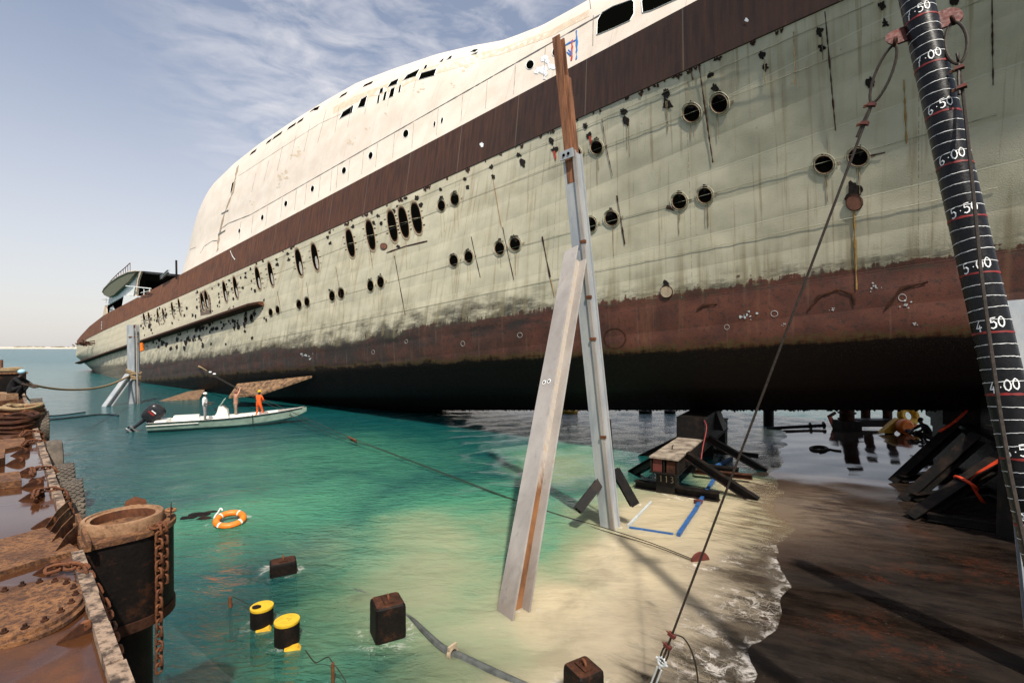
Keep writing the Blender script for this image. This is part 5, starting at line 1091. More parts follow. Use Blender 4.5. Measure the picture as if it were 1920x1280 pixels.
SQ = dict(pelvis=(0, -.10, .28), waist=(0, -.06, .44), chest=(0, .08, .66), neck=(0, .16, .80), chin=(0, .22, .87), head=(0, .24, .96), crown=(0, .21, 1.04), nose=(0, .335, .94), shl=(-.19, .10, .74), shr=(.19, .10, .74), ell=(-.25, .32, .56), wrl=(-.12, .50, .46), hal=(-.08, .57, .43), elr=(.25, .32, .56), wrr=(.12, .50, .46), har=(.08, .57, .43), hil=(-.10, -.09, .26), knl=(-.20, .32, .50), anl=(-.14, .06, .09), tol=(-.16, .24, .045), hir=(.10, -.09, .26), knr=(.20, .32, .50), anr=(.14, .06, .09), tor=(.16, .24, .045))
def blue_cap(o, P, T, M): mb = MB(); mb.ball(T(P['head'] + V((0, -.03, .03))), .125, 'cloth_blue', (1, 1.1, .9), jit=.08); mb.build('head_cloth', o)
p = ppx(27, 748); person(V((p.x, p.y, PZ)), R(-70), 'person in black with a pale blue head cloth squatting on the pontoon edge', SQ, ('cloth_black', 'cloth_black', 'boot_dark', 'skin_dark', 'cloth_black'), blue_cap, 1.12)
def hair(o, P, T, M): mb = MB(); mb.ball(T(P['head'] + V((0, -.03, .03))), .112, 'hair_black', (1, 1.1, .9), jit=.06); mb.build('hair', o)
p = at_deck(1738, 832); person(p, R(75), 'person in dark clothes squatting on the deck under the hull', SQ, ('cloth_black', 'cloth_black', 'boot_dark', 'skin_dark', 'cloth_black'), hair, 1.25)
# ================================================================ GUIDE POSTS
gp = thing('guide_post', at_z(1145, 985, 0), 'tall grey steel guide post with rusty extension and long diagonal strut', 'post')
p0, p1, p2 = at(1145, 992, 14.6), at(1073, 290, 14.66), at(1047, 72, 14.66); ux = V((-.62, -.78, 0)); pdir = (p1 - p0).normalized()
lo = p0 - pdir * .7
mb = MB(); sd_ = ux.cross(pdir).normalized()
# welded box column: broad web turned to the left, proud warm flange on its right corner
mb.ibeam(lo, p1, .46, .40, .05, ux, 'galv'); mb.box((lo + p1) / 2 + ux * .02 - sd_ * .02, pdir * ((p1 - lo).length / 2 - .003), ux * .185, sd_ * .16, 'galv'); mb.build('upright', gp)
rt = sd_ if sd_.x > 0 else -sd_
mb = MB(); mb.box((lo + p1) / 2 + ux * .225 + rt * .19, pdir * ((p1 - lo).length / 2 - .01), rt * .055, ux * .035, 'galv_warm'); mb.build('flange', gp)
for y in (457, 558, 634, 812):
    t = (y - 290) / (985 - 290); c = p1.lerp(p0, t); mb = MB(); mb.box(c + ux * .228 + rt * .19, pdir * .045, rt * .085, ux * .045, 'rust'); mb.build('weld_band', gp)
mb = MB(); e0 = at(1076, 345, 14.62); mb.ibeam(e0, p2, .26, .30, .04, ux, 'post_rust'); mb.box((e0 + p2) / 2 + rt * .17 - ux * .02 - pdir * .5, pdir * ((p2 - e0).length / 2 - .75), rt * .035, ux * .13, 'post_rust'); mb.build('extension', gp)
mb = MB(); c = at(1062, 290, 14.42); mb.box(c, pdir * .13, rt * .24, ux * .02, 'galv'); mb.build('joint_plate', gp)
for k in (-1, 1): mb = MB(); mb.lathe(c + rt * .08 * k + ux * .02, ux, [(0, 0), (.045, 0), (.045, .02), (0, .022)], 'window_dark', 10); mb.build('bolt', gp)
s0, s1 = at(966, 1128, 10.0), at(1080, 474, 14.35); sdir = (s1 - s0).normalized(); s0 = s0 - sdir * .6
fn_ = V((-.72, -.69, 0)); fn_ = (fn_ - sdir * fn_.dot(sdir)).normalized(); fs_ = sdir.cross(fn_).normalized(); sm = (s0 + s1) / 2; sL = (s1 - s0).length / 2; uyo, sx = fn_, (fs_ if fs_.x > 0 else -fs_)
mb = MB(); mb.box(sm + fn_ * .21, sdir * sL, fs_ * .25, fn_ * .024, 'galv_warm'); mb.box(sm - fn_ * .21, sdir * (sL - .2), fs_ * .25, fn_ * .024, 'galv_warm'); mb.build('strut', gp)
mb = MB(); mb.box(sm, sdir * (sL - .22), fs_ * .022, fn_ * .185, 'web_rust'); mb.build('web', gp)
mb = MB(); q = s0.lerp(s1, .56) + uyo * .236
for k in (-1, 1): mb.lathe(q + sx * (.085 * k), uyo, [(0, 0), (.06, 0), (.06, .006), (.034, .008)], 'white_paint', 14); mb.lathe(q + sx * (.085 * k), uyo, [(.034, .009), (0, .010)], 'window_dark', 14)
mb.build('bolt_holes', gp)
mb = MB(); mb.ibeam(at(1083, 956, 14.2), at(1130, 896, 14.7), .26, .26, .04, (0, -1, .3), 'black_steel'); mb.build('brace', gp); mb = MB(); mb.ibeam(at(1190, 946, 14.6), at(1153, 880, 14.8), .26, .26, .04, (0, -1, .3), 'black_steel'); mb.build('brace', gp)
mb = MB(); mb.tube([at(1160, 990, 14.9), at(1149, 880, 15.0), at(1142, 786, 15.0)], .055, 'black_steel', 6); mb.build('rod', gp)
# left post by the stern
lp = thing('guide_post', at_z(252, 757, 0), 'short grey steel guide post with leaning strut in front of the stern', 'post'); Yp = 46.6
mb = MB(); mb.ibeam(at(252.5, 768, Yp), at(249.5, 609, Yp), .82, .6, .10, (-.25, -.97, 0), 'galv'); mb.build('upright', lp)
mb = MB(); mb.ibeam(at(258.6, 768, Yp - .35), at(255.6, 610, Yp - .35), .10, .10, .03, (0, -1, 0), 'galv_warm'); mb.build('flange', lp)
mb = MB(); mb.box(at(249.6, 631.5, Yp - .33), V((.43, 0, 0)), V((0, .03, 0)), V((0, 0, .05)), 'rust'); mb.build('weld_band', lp)
mb = MB(); mb.box(at(252.6, 612, Yp - .34), V((.13, 0, 0)), V((0, .02, 0)), V((0, 0, .16)), 'red_oxide'); mb.build('paint_patch', lp)
mb = MB(); mb.ibeam(at(196, 768, Yp - 2.2), at(243, 703, Yp - .4), .62, .5, .08, (-.3, -.8, .5), 'galv'); mb.build('strut', lp)
mb = MB(); mb.box(at(263.5, 651, Yp + 6), V((.26, 0, .1)), V((0, .1, 0)), V((-.08, 0, .42)), 'orange'); tag(mb.build('marker_plate'), 'small orange diamond marker hanging on the hull beside the post', 'marker')
mb = MB(); random.seed(4)
for k in range(9):
    y = 696 + k * 1.9 + random.uniform(-1, 1); c = at(251, y, Yp); rx, ry = .62, .48; tl = random.uniform(-.25, .25)
    mb.tube([c + V((rx * math.cos(a), ry * math.sin(a), tl * math.cos(a) + .05 * math.sin(3 * a))) for a in [2 * math.pi * i / 18 for i in range(18)]], .065, 'rope', 6, closed=True)
tag(mb.build('rope_lashing'), 'turns of tan rope lashed around the short post', 'rope')
ra = ppx(36, 716, .45); rb = at(240, 706, Yp - .8)
pts = [ra]
for px, py in [(60, 721), (87, 726.5), (112, 729.5), (137, 730.5), (162, 729.5), (187, 726), (212, 719)]: t = (px - 36) / 204; r = ray(px, py); Y = None; A2, B2 = ra, rb; dx, dy = B2.x - A2.x, B2.y - A2.y; u = r.x; k = (A2.x - u * A2.y) / (u * dy - dx); Yq = A2.y + k * dy; pts.append(at(px, py, Yq))
pts.append(rb); mb = MB(); mb.tube(catmull(pts, 4), [.05 + .04 * i / 32 for i in range(len(catmull(pts, 4)))], 'rope', 7); tag(mb.build('mooring_rope'), 'tan mooring rope sagging from the pontoon to the short post', 'rope')
mb = MB(); mb.tube(catmull([ppx(42, 733, .1), at_z(48, 742, 3.0), at_z(58, 752, 1.6), at_z(70, 757, .3), at_z(78, 756.5, .02)], 5), .045, 'rope', 6); tag(mb.build('rope'), 'short tan rope trailing from the pontoon edge into the sea', 'rope')
for pts_, lab in (([(62, 788), (90, 787), (120, 784.5), (150, 781), (180, 777.5), (205, 777), (222, 779)], 'longest black hose floating on the sea beside the pontoon'), ([(62, 777), (95, 779), (130, 776), (160, 772)], 'shorter thin black hose floating behind the longest one'), ([(64, 774), (82, 771.5)], 'shortest scrap of black hose floating nearest the pontoon')):
    mb = MB(); mb.tube(catmull([at_z(x, y, .03) for x, y in pts_], 4), .07 if len(pts_) > 5 else .04, 'rubber_black', 7); tag(mb.build('hose'), lab, 'hose', 'black hoses floating on the sea')

# ---- wires from the hull to the half-sunk disc
wa = surf(hull_bvh, 374, 687, .05); wb = at_z(1297, 1047, .06)
def onplan(px, py, A, B): r = ray(px, py); dx, dy = B.x - A.x, B.y - A.y; k = (A.x - r.x * A.y) / (r.x * dy - dx); return at(px, py, A.y + k * dy)
for i, lst in enumerate(([(400, 702), (455, 732), (515, 757), (575, 785), (640, 813), (700, 836), (800, 874), (900, 912), (975, 940), (1060, 968), (1130, 988), (1220, 1017)], [(455, 734), (515, 763), (575, 793), (640, 820), (700, 838), (800, 876), (900, 914), (975, 942), (1060, 972), (1130, 994), (1220, 1021)])):
    pts = [wa + V((0, 0, -.2 * i))] + [onplan(x, y, wa, wb) for x, y in lst] + [wb + V((-.02 * i, 0, -.03 * i))]; c = catmull(pts, 3); mb = MB(); mb.tube(c, [max(.014, .0006 * q.y) for q in c], 'wire', 6)
    tag(mb.build('wire_rope'), ('upper' if i == 0 else 'lower') + ' steel wire of the pair running from the hull to the sunken disc', 'wire', 'wires from hull to sunken disc')
mb = MB(); mb.tube([wa, onplan(380, 690, wa, wb), onplan(388, 695, wa, wb)], [.14, .07, .04], 'rope', 6); tag(mb.build('rope_knot'), 'tan rope knot where the wire meets the hull', 'rope')
for x, y in ((394.5, 697.5), (402, 701)): mb = MB(); c = onplan(x, y, wa, wb); mb.ball(c, .14, 'white_paint', (1.3, 1, .7), jit=.2); tag(mb.build('cloth_tie'), 'white rag tied on the wire near the hull' if x < 400 else 'larger white rag tied on the wire lower down', 'rag', 'white rags on the wire')
for x, y in ((655, 819), (645, 815)): pass
mb = MB(); c = onplan(660, 822, wa, wb); d = (onplan(680, 830, wa, wb) - onplan(640, 812, wa, wb)).normalized(); mb.tube([c - d * .5, c + d * .5], .06, 'rust', 6); mb.tube([c - d * .15 + V((0, 0, -.06)), c + d * .6 + V((0, 0, -.10))], .05, 'rust_dark', 6); tag(mb.build('turnbuckle'), 'rusty turnbuckle in the wires in front of the skiff', 'turnbuckle')
mb = MB(); c = at_z(1311, 1052, -.05); mb.lathe(c - V((0, .02, 0)), (0.25, -1, .0), [(0, 0), (.26, 0), (.27, .02), (.26, .05), (0, .05)], 'red_oxide', 30); tag(mb.build('pad_eye_plate'), 'rust-red round plate half sunk in the milky water', 'plate')

# ================================================================ DRAUGHT POLE AND ITS STAYS
KS = 1.3
pA, pB = C0 + (V((3.845, 4.6, 8.70)) - C0) * KS, C0 + (V((3.962, 3.87, 5.02)) - C0) * KS; pd = (pB - pA).normalized(); PR = .124 * KS
mark = lambda m_: pB - pd * (m_ - 4.0) * KS                  # centre of the pole at a mark in metres
base = mark(.20); dp = thing('measuring_pole', V((base.x, base.y, 0)), 'black leaning pole with white rings and hand-painted depth figures', 'pole')
f0 = (C0 - mark(5.5)); f0 = (f0 - pd * f0.dot(pd)).normalized(); g0 = f0.cross(pd).normalized()
g0 = g0 if g0.x > 0 else -g0
cyl = lambda th, m_, r=PR: mark(m_) + (f0 * math.cos(th) + g0 * math.sin(th)) * r
mb = MB(); mb.lathe(base, -pd, [(PR, 0), (PR, 11.2), (0, 11.2)], 'black_paint', 40); mb.build('pole', dp)
random.seed(8)
def band_arc(mb, m_, a0, a1, w, mtl, tilt=0., n=30, wob=.004, r=PR + .004):
    vs = []
    for i in range(n + 1):
        th = a0 + (a1 - a0) * i / n; c = m_ + tilt * math.sin(th) + random.uniform(-1, 1) * wob * .5; ww = w * random.uniform(.55, 1.25); vs += [cyl(th, c + ww / 2, r), cyl(th, c - ww / 2, r)]
    mb.add(vs, [(2 * i, 2 * i + 1, 2 * i + 3, 2 * i + 2) for i in range(n)], mtl)
for i in range(20, 84):
    m_ = i / 10
    if i % 5 == 0 and i % 10 in (0, 5): rd_ = MB(); band_arc(rd_, m_ + .0, -math.pi, math.pi, .020, 'red_band', -.010); rd_.build('red_ring', dp)
    else:
        a = random.uniform(-.2, .15); rw = MB(); band_arc(rw, m_, -1.9 + a, 1.9 + random.uniform(-.2, .2), .0050, 'white_paint', random.uniform(-.016, .006)); rw.build('white_ring', dp)
def paint(mb, text, m0, th0, h, mtl='white_paint', w=.009):
    x = 0.; w = w * KS
    for ch in text:
        for st in DIG[ch]:
            pts = []
            for (a, b), (c, d) in zip(st, st[1:]):
                for k in range(4): pts.append((a + (c - a) * k / 4, b + (d - b) * k / 4))
            pts.append(st[-1]); q = []
            for a, b in pts: q.append(cyl(th0 + (x + a) * h * .74 * KS / PR, m0 + b * h + .16 * (x + a) * h * .6, PR + .003))
            vs = []
            for i, p in enumerate(q):
                d = (q[min(i + 1, len(q) - 1)] - q[max(i - 1, 0)]).normalized(); nn = (p - mark(m0)).normalized(); s_ = d.cross(nn); ww = w * random.uniform(.8, 1.25); vs += [p + s_ * ww / 2 + nn * .002, p - s_ * ww / 2 + nn * .002]
            mb.add(vs, [(2 * i, 2 * i + 1, 2 * i + 3, 2 * i + 2) for i in range(len(q) - 1)], mtl)
        x += .78 if ch != '.' else .62
for m_ in np.arange(3.0, 7.51, .5):
    mb = MB(); paint(mb, f'{m_:.2f}', m_ + .012, -.75, .086); mb.build('depth_figure', dp)
mb = MB()                                              # red lug plate through the pole
l0, l1 = at(1678, 70, 4.62 * KS), at(1782, 30, 4.50 * KS); d = (l1 - l0).normalized(); up = (f0.cross(d)).normalized(); up = up if up.z > 0 else -up
pl = []
for k in range(9): a = R(90) + R(180) * k / 8; pl.append(l0 + d * math.cos(a) * .10 + up * math.sin(a) * .10)
for k in range(9): a = R(-90) + R(180) * k / 8; pl.append(l1 + d * math.cos(a) * .125 + up * math.sin(a) * .125)
mb.prism([p - f0 * .0 for p in pl], -f0 * .035, 'red_oxide'); mb.build('lug_plate', dp)
def stay(name, label, loop_top, pts, clips, r=.0135, lw=.055, loop_len=.55):
    t = thing(name, V(pts[-1]), label, 'wire', 'stays of the measuring pole'); top = V(loop_top); nx = V(pts[0]); d = (nx - top).normalized(); side = d.cross(f0).normalized(); mb = MB(); L = []
    for k in range(25):
        u = k / 24; q = math.sin(math.pi * u); s_ = 1 if k < 12 else -1; w = lw * math.sin(2 * math.pi * u) * (1 + .25 * abs(math.sin(2 * math.pi * u))); dd = loop_len * (.5 + .5 * math.cos(2 * math.pi * u)); L.append(top + d * dd + side * w)
    mb.tube(L, r, 'wire', 7); mb.tube([top + d * (loop_len * .97)] + [V(p) for p in pts], r, 'wire', 7); e = top + d * loop_len; mb.tube([e, e + d * .2 + side * .02, e + d * .42 + side * .03], r, 'wire', 6); mb.build('rope', t)
    for c in clips:
        p = top + d * c; mb = MB(); mb.box(p, d * .02, side * .042, f0 * .03, 'red_oxide'); mb.tube([p + side * .05, p + side * .085 + d * .01], .012, 'rust', 6); mb.tube([p + side * .03 + d * .018, p + side * .085 + d * .03], .010, 'rust', 6); mb.build('clip', t)
    mb = MB(); mb.torus(top - d * .03, side + d * .2, .045, .018, 'rust_dark', 16, 7); mb.build('shackle', t); return t
sA = at(1672, 88, 4.60); sB = V((2.04, 7.75, .42)); lw1 = at(1266, 1190, 7.1)
la = at(1677, 84, 4.58 * KS); lb = at(1222, 1290, 7.4)
t1 = stay('wire_stay', 'left steel stay running from the pole lug down to the flooded deck', la, [la.lerp(lb, k / 20) for k in range(4, 21)], (.72, .95), .0165, .072, .70)
dl = (lb - la).normalized(); sl_ = dl.cross(f0).normalized()
def on_l(px): return onplan(px, 0, la, lb)
def lpt(py): 
    lo_, hi_ = 0., 1.
    for _ in range(40):
        m_ = (lo_ + hi_) / 2; q = la.lerp(lb, m_); y = HZ - (q.z - CH) / q.y * FPX
        if y < py: lo_ = m_
        else: hi_ = m_
    return la.lerp(lb, lo_)
for y in (1190, 1211): mb = MB(); p = lpt(y); mb.box(p, dl * .025, sl_ * .055, f0 * .035, 'red_oxide'); mb.tube([p + sl_ * .03, p + sl_ * .09], .014, 'rust', 6); mb.build('clip', t1)
p = lpt(1226); mb = MB(); mb.tube([p - dl * .15 + sl_ * .05 * math.sin(2 * math.pi * k / 20) + dl * .15 * (1 - math.cos(2 * math.pi * k / 20)) for k in range(20)], .013, 'wire', 6, closed=True); mb.build('eye', t1)
p = lpt(1240); mb = MB(); mb.torus(p, f0, .06, .02, 'pale_steel', 16, 7); mb.tube([p - sl_ * .1, p + sl_ * .1], .018, 'pale_steel', 6); mb.build('shackle', t1)
p, q = lpt(1252), lpt(1288); mb = MB(); mb.tube([p - sl_ * .035, q - sl_ * .035], .014, 'pale_steel', 6); mb.tube([p + sl_ * .035, q + sl_ * .035], .014, 'pale_steel', 6); mb.tube([lpt(1243), p], .02, 'pale_steel', 6); mb.build('turnbuckle', t1)
mb = MB(); p = lpt(1188); Yt = p.y; mb.tube(catmull([p, at(1280, 1194, Yt), at(1294, 1214, Yt), at(1303, 1240, Yt + .05), at(1308, 1270, Yt + .1), at(1309, 1300, Yt + .1)], 5), .0125, 'wire', 6); mb.build('loose_end', t1)
ra_, rb_ = at(1787, 42, 4.38 * KS), at(1925, 1010, 3.05 * KS)
rp = [at(x, y, KS * (4.36 - (y - 42) / 968 * 1.33)) for x, y in [(1795, 100), (1806, 180), (1822, 330), (1838, 500), (1856, 640), (1876, 780), (1893, 880), (1912, 975), (1935, 1080)]]
stay('wire_stay', 'right steel stay hanging close in front of the pole', ra_, rp, (.68, .95), .0165, .075, .62)

# ================================================================ DOCKING CRADLES
tv = V((.53, .848, 0)).normalized(); dv = V((.848, -.53, 0))
def I(name, par, a, b, w, d, t, up, m='black_steel', m2=None): mb = MB(); mb.ibeam(a, b, w, d, t, up, m, m2); return mb.build(name, par)
def dz(p): return deck_z(p.x, p.y)
cr = thing('docking_cradle', at_z(1275, 930, 0), 'black steel docking cradle with splayed legs standing in the milky water', 'cradle')
f1 = at(1244, 858, 17.7); f1 = V((f1.x, f1.y, 1.36)); LN = 12.0; b1 = f1 + tv * LN; HW = .53
mb = MB()
mb.box(f1 + tv * LN / 2 + V((0, 0, -.03)), tv * LN / 2, dv * HW, V((0, 0, .03)), 'beam_top'); mb.build('beam_top_plate', cr)
mb = MB()
for k in (-.47, 0, .47): mb.box(f1 + tv * LN / 2 + dv * k + V((0, 0, -.31)), tv * (LN / 2 - .05), dv * .022, V((0, 0, .247)), 'black_steel')
mb.box(f1 + tv * LN / 2 + V((0, 0, -.58)), tv * LN / 2, dv * HW, V((0, 0, .024)), 'black_steel')
mb.box(f1 + tv * .12 + dv * .25 + V((0, 0, -.31)), tv * .015, dv * .17, V((0, 0, .245)), 'rust_dark'); mb.box(f1 + tv * .12 - dv * .25 + V((0, 0, -.31)), tv * .015, dv * .17, V((0, 0, .245)), 'red_oxide')
mb.build('beam', cr)
mb = MB(); c = f1 + tv * .6; mb.box(V((c.x, c.y, .36)), tv * .35, dv * .34, V((0, 0, .40)), 'black_steel'); mb.build('pedestal', cr)
for k in range(1, 4): c = f1 + tv * (.6 + k * 3.6); mb = MB(); mb.box(V((c.x, c.y, .30)), tv * .45, dv * .5, V((0, 0, .46)), 'black_steel'); mb.build('pedestal', cr)
mb = MB(); c0 = f1 + tv * .22; q = [c0 + V((0, 0, 0))]
for i, ch in enumerate('113'):
    for st in DIG[ch]: mb.tube([V((c0.x, c0.y, 0)) + dv * (-.20 + i * .20 + a * .16) + V((0, 0, .42 + b * .24)) for a, b in st], .014, 'bracket', 5)
mb.build('number', cr)
I('foot_beam', cr, V((f1.x, f1.y, .12)) - dv * 1.2 + tv * .5, V((f1.x, f1.y, .14)) + dv * 1.85 + tv * .35, .34, .30, .04, (0, 0, 1), 'black_steel'); I('foot_beam', cr, V((f1.x, f1.y, .2)) + tv * 4.2 - dv * .3, V((f1.x, f1.y, .2)) + tv * 4.2 + dv * 2.0, .34, .30, .04, (0, 0, 1), 'black_steel')
def leg(par, a, b): I('brace', par, a, b, .30, .30, .035, (0, 0, 1), 'black_steel')
leg(cr, V((*(f1 + tv * 1.3 + dv * .5).xy, 1.28)), at_deck(1420, 940)); leg(cr, V((*(f1 + tv * 5.8 + dv * .5).xy, 1.2)), at_deck(1437, 884)); leg(cr, V((*(f1 + tv * 1.1 - dv * .5).xy, 1.05)), at_z(1184, 888, -.1)); leg(cr, V((*(f1 + tv * 6 - dv * .5).xy, 1.2)), V((*(f1 + tv * 6 - dv * 3.).xy, -.3)))
I('brace', cr, V((*(f1 + tv * 3.2 + dv * .5).xy, .25)), V((*(f1 + tv * 3.4 + dv * 2.6).xy, .25)), .22, .2, .03, (0, 0, 1), 'rust_dark'); I('brace', cr, V((*(f1 + tv * 7. + dv * .5).xy, .40)), V((*(f1 + tv * 7. + dv * 2.5).xy, .4)), .22, .2, .03, (0, 0, 1), 'black_steel')
mb = MB(); k0 = f1 + tv * 4.6; kz = z_keel(0) - .03
mb.box(V((k0.x, k0.y, (1.365 + kz) / 2)) + tv * 1.3, tv * 1.45, dv * .58, V((0, 0, (kz - 1.365) / 2)), 'black_steel'); mb.build('keel_block', cr)
mb = MB(); mb.prism([V((*(k0 + tv * 2.8 + dv * x).xy, z)) for x, z in [(-.9, 1.36), (.95, 1.36), (.6, kz), (-.55, kz)]], tv * 1.2, 'black_steel'); mb.build('keel_block', cr)
mb = MB(); mb.tube(catmull([V((*(k0 + dv * .6 - tv * .2).xy, kz - .05)), V((*(k0 + dv * .72 - tv * .3).xy, 1.9)), V((*(k0 + dv * .70 - tv * 1.).xy, 1.2)), V((*(f1 + tv * 3 + dv * .7).xy, .5))], 6), .022, 'red_band', 6); tag(mb.build('strap'), 'dark red strap hanging from the keel block of the near cradle', 'strap')
mb = MB(); c = f1 + tv * 1.7 - dv * .1; mb.tube([c + V((0, 0, 0)), c + V((0, 0, .12)), c + V((.05, 0, .17))], .022, 'black_steel', 6); mb.build('hook', cr)
# right-hand cradle, mostly in the hull's shade
c2 = thing('docking_cradle', at_deck(1850, 960), 'black docking cradle with three long slanting props at the right', 'cradle')
T2 = [(at_deck(1682, 902), V((16.75, 18.2, 2.45))), (at_deck(1702, 936), V((15.5, 16.1, 2.4))), (at_deck(1718, 968), V((14.75, 14.25, 2.32)))]
for a, b in T2: I('prop', c2, a - (b - a).normalized() * .15, b, .34, .36, .045, (-.3, -.3, 1), 'black_steel', 'rust_dark' if b.z == 2.4 else 'black_steel')
ridge0, ridge1 = V((14.2, 13.1, 2.30)), V((18.8, 21.7, 2.56)); rd3 = (ridge1 - ridge0).normalized(); rs = V((rd3.y, -rd3.x, 0)).normalized()
mb = MB(); mb.box((ridge0 + ridge1) / 2 + rs * .6 - V((0, 0, .32)), rd3 * (ridge1 - ridge0).length / 2, rs * .62, V((0, 0, .32)), 'black_steel'); mb.build('beam', c2)
mb = MB(); mb.prism([ridge0 + rs * .05 - V((0, 0, .6)), ridge0 + rs * .05 - V((0, 0, 2.2)), ridge1 + rs * .05 - V((0, 0, 2.3)), ridge1 + rs * .05 - V((0, 0, .6))], rs * 1.1, 'black_steel'); mb.build('web_plate', c2)
mb = MB(); c = ridge0.lerp(ridge1, .78) + rs * .6; mb.box(V((c.x, c.y, (2.5 + 3.0) / 2)), rd3 * 1.2, rs * 1.0, V((0, 0, .32)), 'black_steel'); mb.build('keel_block', c2)
mb = MB(); c = ridge0.lerp(ridge1, .25) + rs * 1.2; mb.box(V((c.x, c.y, 2.9)), rd3 * 2.2, rs * 1.0, V((0, 0, 1.2)), 'black_steel'); mb.build('side_block', c2)
mb = MB(); mb.box(V((14.3, 12.1, 1.75)), V((1.35, .1, 0)), V((-.1, .85, 0)), V((0, 0, 1.45)), 'black_steel', .96); mb.box(V((14.3, 12.1, 3.26)), V((1.5, .1, 0)), V((-.1, 1.0, 0)), V((0, 0, .055)), 'black_steel')
for k in range(4): mb.box(V((13.05 + k * .8, 11.22 + .06 * k, 1.75)), V((.03, 0, 0)), V((0, .10, 0)), V((0, 0, 1.4)), 'black_steel')
mb.build('end_block', c2)
I('tie', c2, at_deck(1690, 905) + V((0, 0, .15)), at_deck(1850, 880) + V((0, 0, .15)), .22, .22, .03, (0, 0, 1)); I('tie', c2, at_deck(1712, 940) + V((0, 0, .15)), at_deck(1860, 925) + V((0, 0, .15)), .22, .22, .03, (0, 0, 1)); I('tie', c2, at_deck(1740, 975) + V((0, 0, .12)), at_deck(1900, 1000) + V((0, 0, .12)), .22, .22, .03, (0, 0, 1))
a, b = T2[2]; mid = a.lerp(b, .52); dd = (b - a).normalized(); n_ = V((-.5, -.75, .4)).normalized(); sdx = dd.cross(n_).normalized(); mb = MB()
loop = [mid + (n_ * math.cos(t) * .26 + sdx * math.sin(t) * .28) + dd * .05 * math.sin(t) for t in [2 * math.pi * i / 16 for i in range(16)]]
mb.tube(loop, .045, 'orange_strap', 6, closed=True); top_ = a.lerp(b, .95) + n_ * .26; mb.prism([mid + n_ * .24 + dd * .05, mid + n_ * .26 + dd * .3 + V((0, 0, .1)), top_ + V((0, 0, .05)), top_ - V((0, 0, .10)), mid + n_ * .26 - sdx * .05], n_ * .02, 'orange_strap'); mb.prism([mid + n_ * .27, mid + n_ * .28 + sdx * .12, mid + n_ * .26 + sdx * .12 + V((.42, 0, -.55)), mid + n_ * .26 + V((.36, 0, -.58))], n_ * .02, 'orange_strap'); tag(mb.build('strap'), 'bright orange lashing strap tied round the nearest slanting prop', 'strap', 'orange straps')
a, b = T2[0]; mb = MB(); q = a.lerp(b, .93) + V((0, 0, .24)); mb.tube(catmull([q + V((-.5, 0, -.3)), q, q + V((.6, .2, .35)), q + V((1.1, .4, .65))], 5), .05, 'orange_strap', 6); tag(mb.build('strap'), 'orange strap over the head of the farthest slanting prop', 'strap', 'orange straps')
mb = MB(); c = at_deck(1766, 972, .02); mb.ball(c + V((0, 0, .03)), .13, 'orange', (1.3, .8, .5), jit=.5); tag(mb.build('scrap'), 'crumpled orange scrap on the wet deck below the props', 'scrap')
mb = MB(); c = at_deck(1770, 962, .02); mb.box(c + V((0, .2, .1)), V((.28, 0, 0)), V((0, .2, 0)), V((0, 0, .12)), 'black_steel', .9); tag(mb.build('steel_box'), 'small black steel box on the deck behind the orange scrap', 'box')
mb = MB(); mb.ibeam(at(1966, 1290, 7.4), at(1890, 566, 8.0), .36, .32, .035, (-.6, -.8, 0), 'galv'); mb.box(at(1900, 585, 7.9), V((.18, 0, 0)), V((0, .02, 0)), V((0, 0, .16)), 'pale_steel'); tag(mb.build('steel_beam'), 'pale galvanised beam standing behind the measuring pole', 'beam')

# ---- blocks under the keel, farther back
def block_post(px, py, w, label, m='black_steel', collars=0, top=None, foot=False):
    p = at_deck(px, py); zt = top if top is not None else ship_z(ship_so(p)[0], 4.0, y_keel) - .02; wz = w * p.y / FPX
    t = thing('support_post', p, label, 'post', 'supports under the keel'); mb = MB(); mb.tube([p - V((0, 0, .2)), V((p.x, p.y, zt))], wz / 2, m, 14); mb.build('column', t)
    for k in range(collars): mb = MB(); mb.lathe(V((p.x, p.y, p.z + .25 + k * .38)), (0, 0, 1), [(wz * .5, 0), (wz * .62, .02), (wz * .62, .1), (wz * .5, .12)], 'rust_dark', 14); mb.build('collar', t)
    if foot: mb = MB(); mb.box(p + V((0, 0, .25)), V((wz * .75, 0, 0)), V((0, wz * .6, 0)), V((0, 0, .35)), 'rust_black'); mb.build('foot', t)
block_post(1588, 806, 24, 'rusty collared support post in the middle of the gap', 'rust_dark', 3, None, True); block_post(1441, 800, 18, 'plain black support post at the end of the fallen pipe'); block_post(1337, 792, 20, 'black support post just behind the near cradle')
block_post(1623, 793, 15, 'slim support post standing on the low black box, left one', 'rust_dark'); block_post(1664, 793, 15, 'slim support post standing on the low black box, right one', 'rust_dark')
mb = MB(); c = at_deck(1646, 799); mb.box(c + V((0, .3, .20)), V((1.1, 0, 0)), V((0, .4, 0)), V((0, 0, .22)), 'black_steel'); tag(mb.build('steel_box'), 'low black steel box under two slim posts', 'box')
fp = thing('fallen_pipe', at_deck(1500, 802), 'dark flanged pipe lying across the wet deck', 'pipe'); a, b = at_deck(1436, 803, .1), at_deck(1548, 797, .18); mb = MB(); mb.tube([a, b], .11, 'motor', 12); mb.build('pipe', fp)
for t in (.75, .97): q = a.lerp(b, t); mb = MB(); mb.lathe(q, b - a, [(.1, -.04), (.24, -.04), (.24, .04), (.1, .04)], 'black_steel', 14); mb.build('flange', fp)
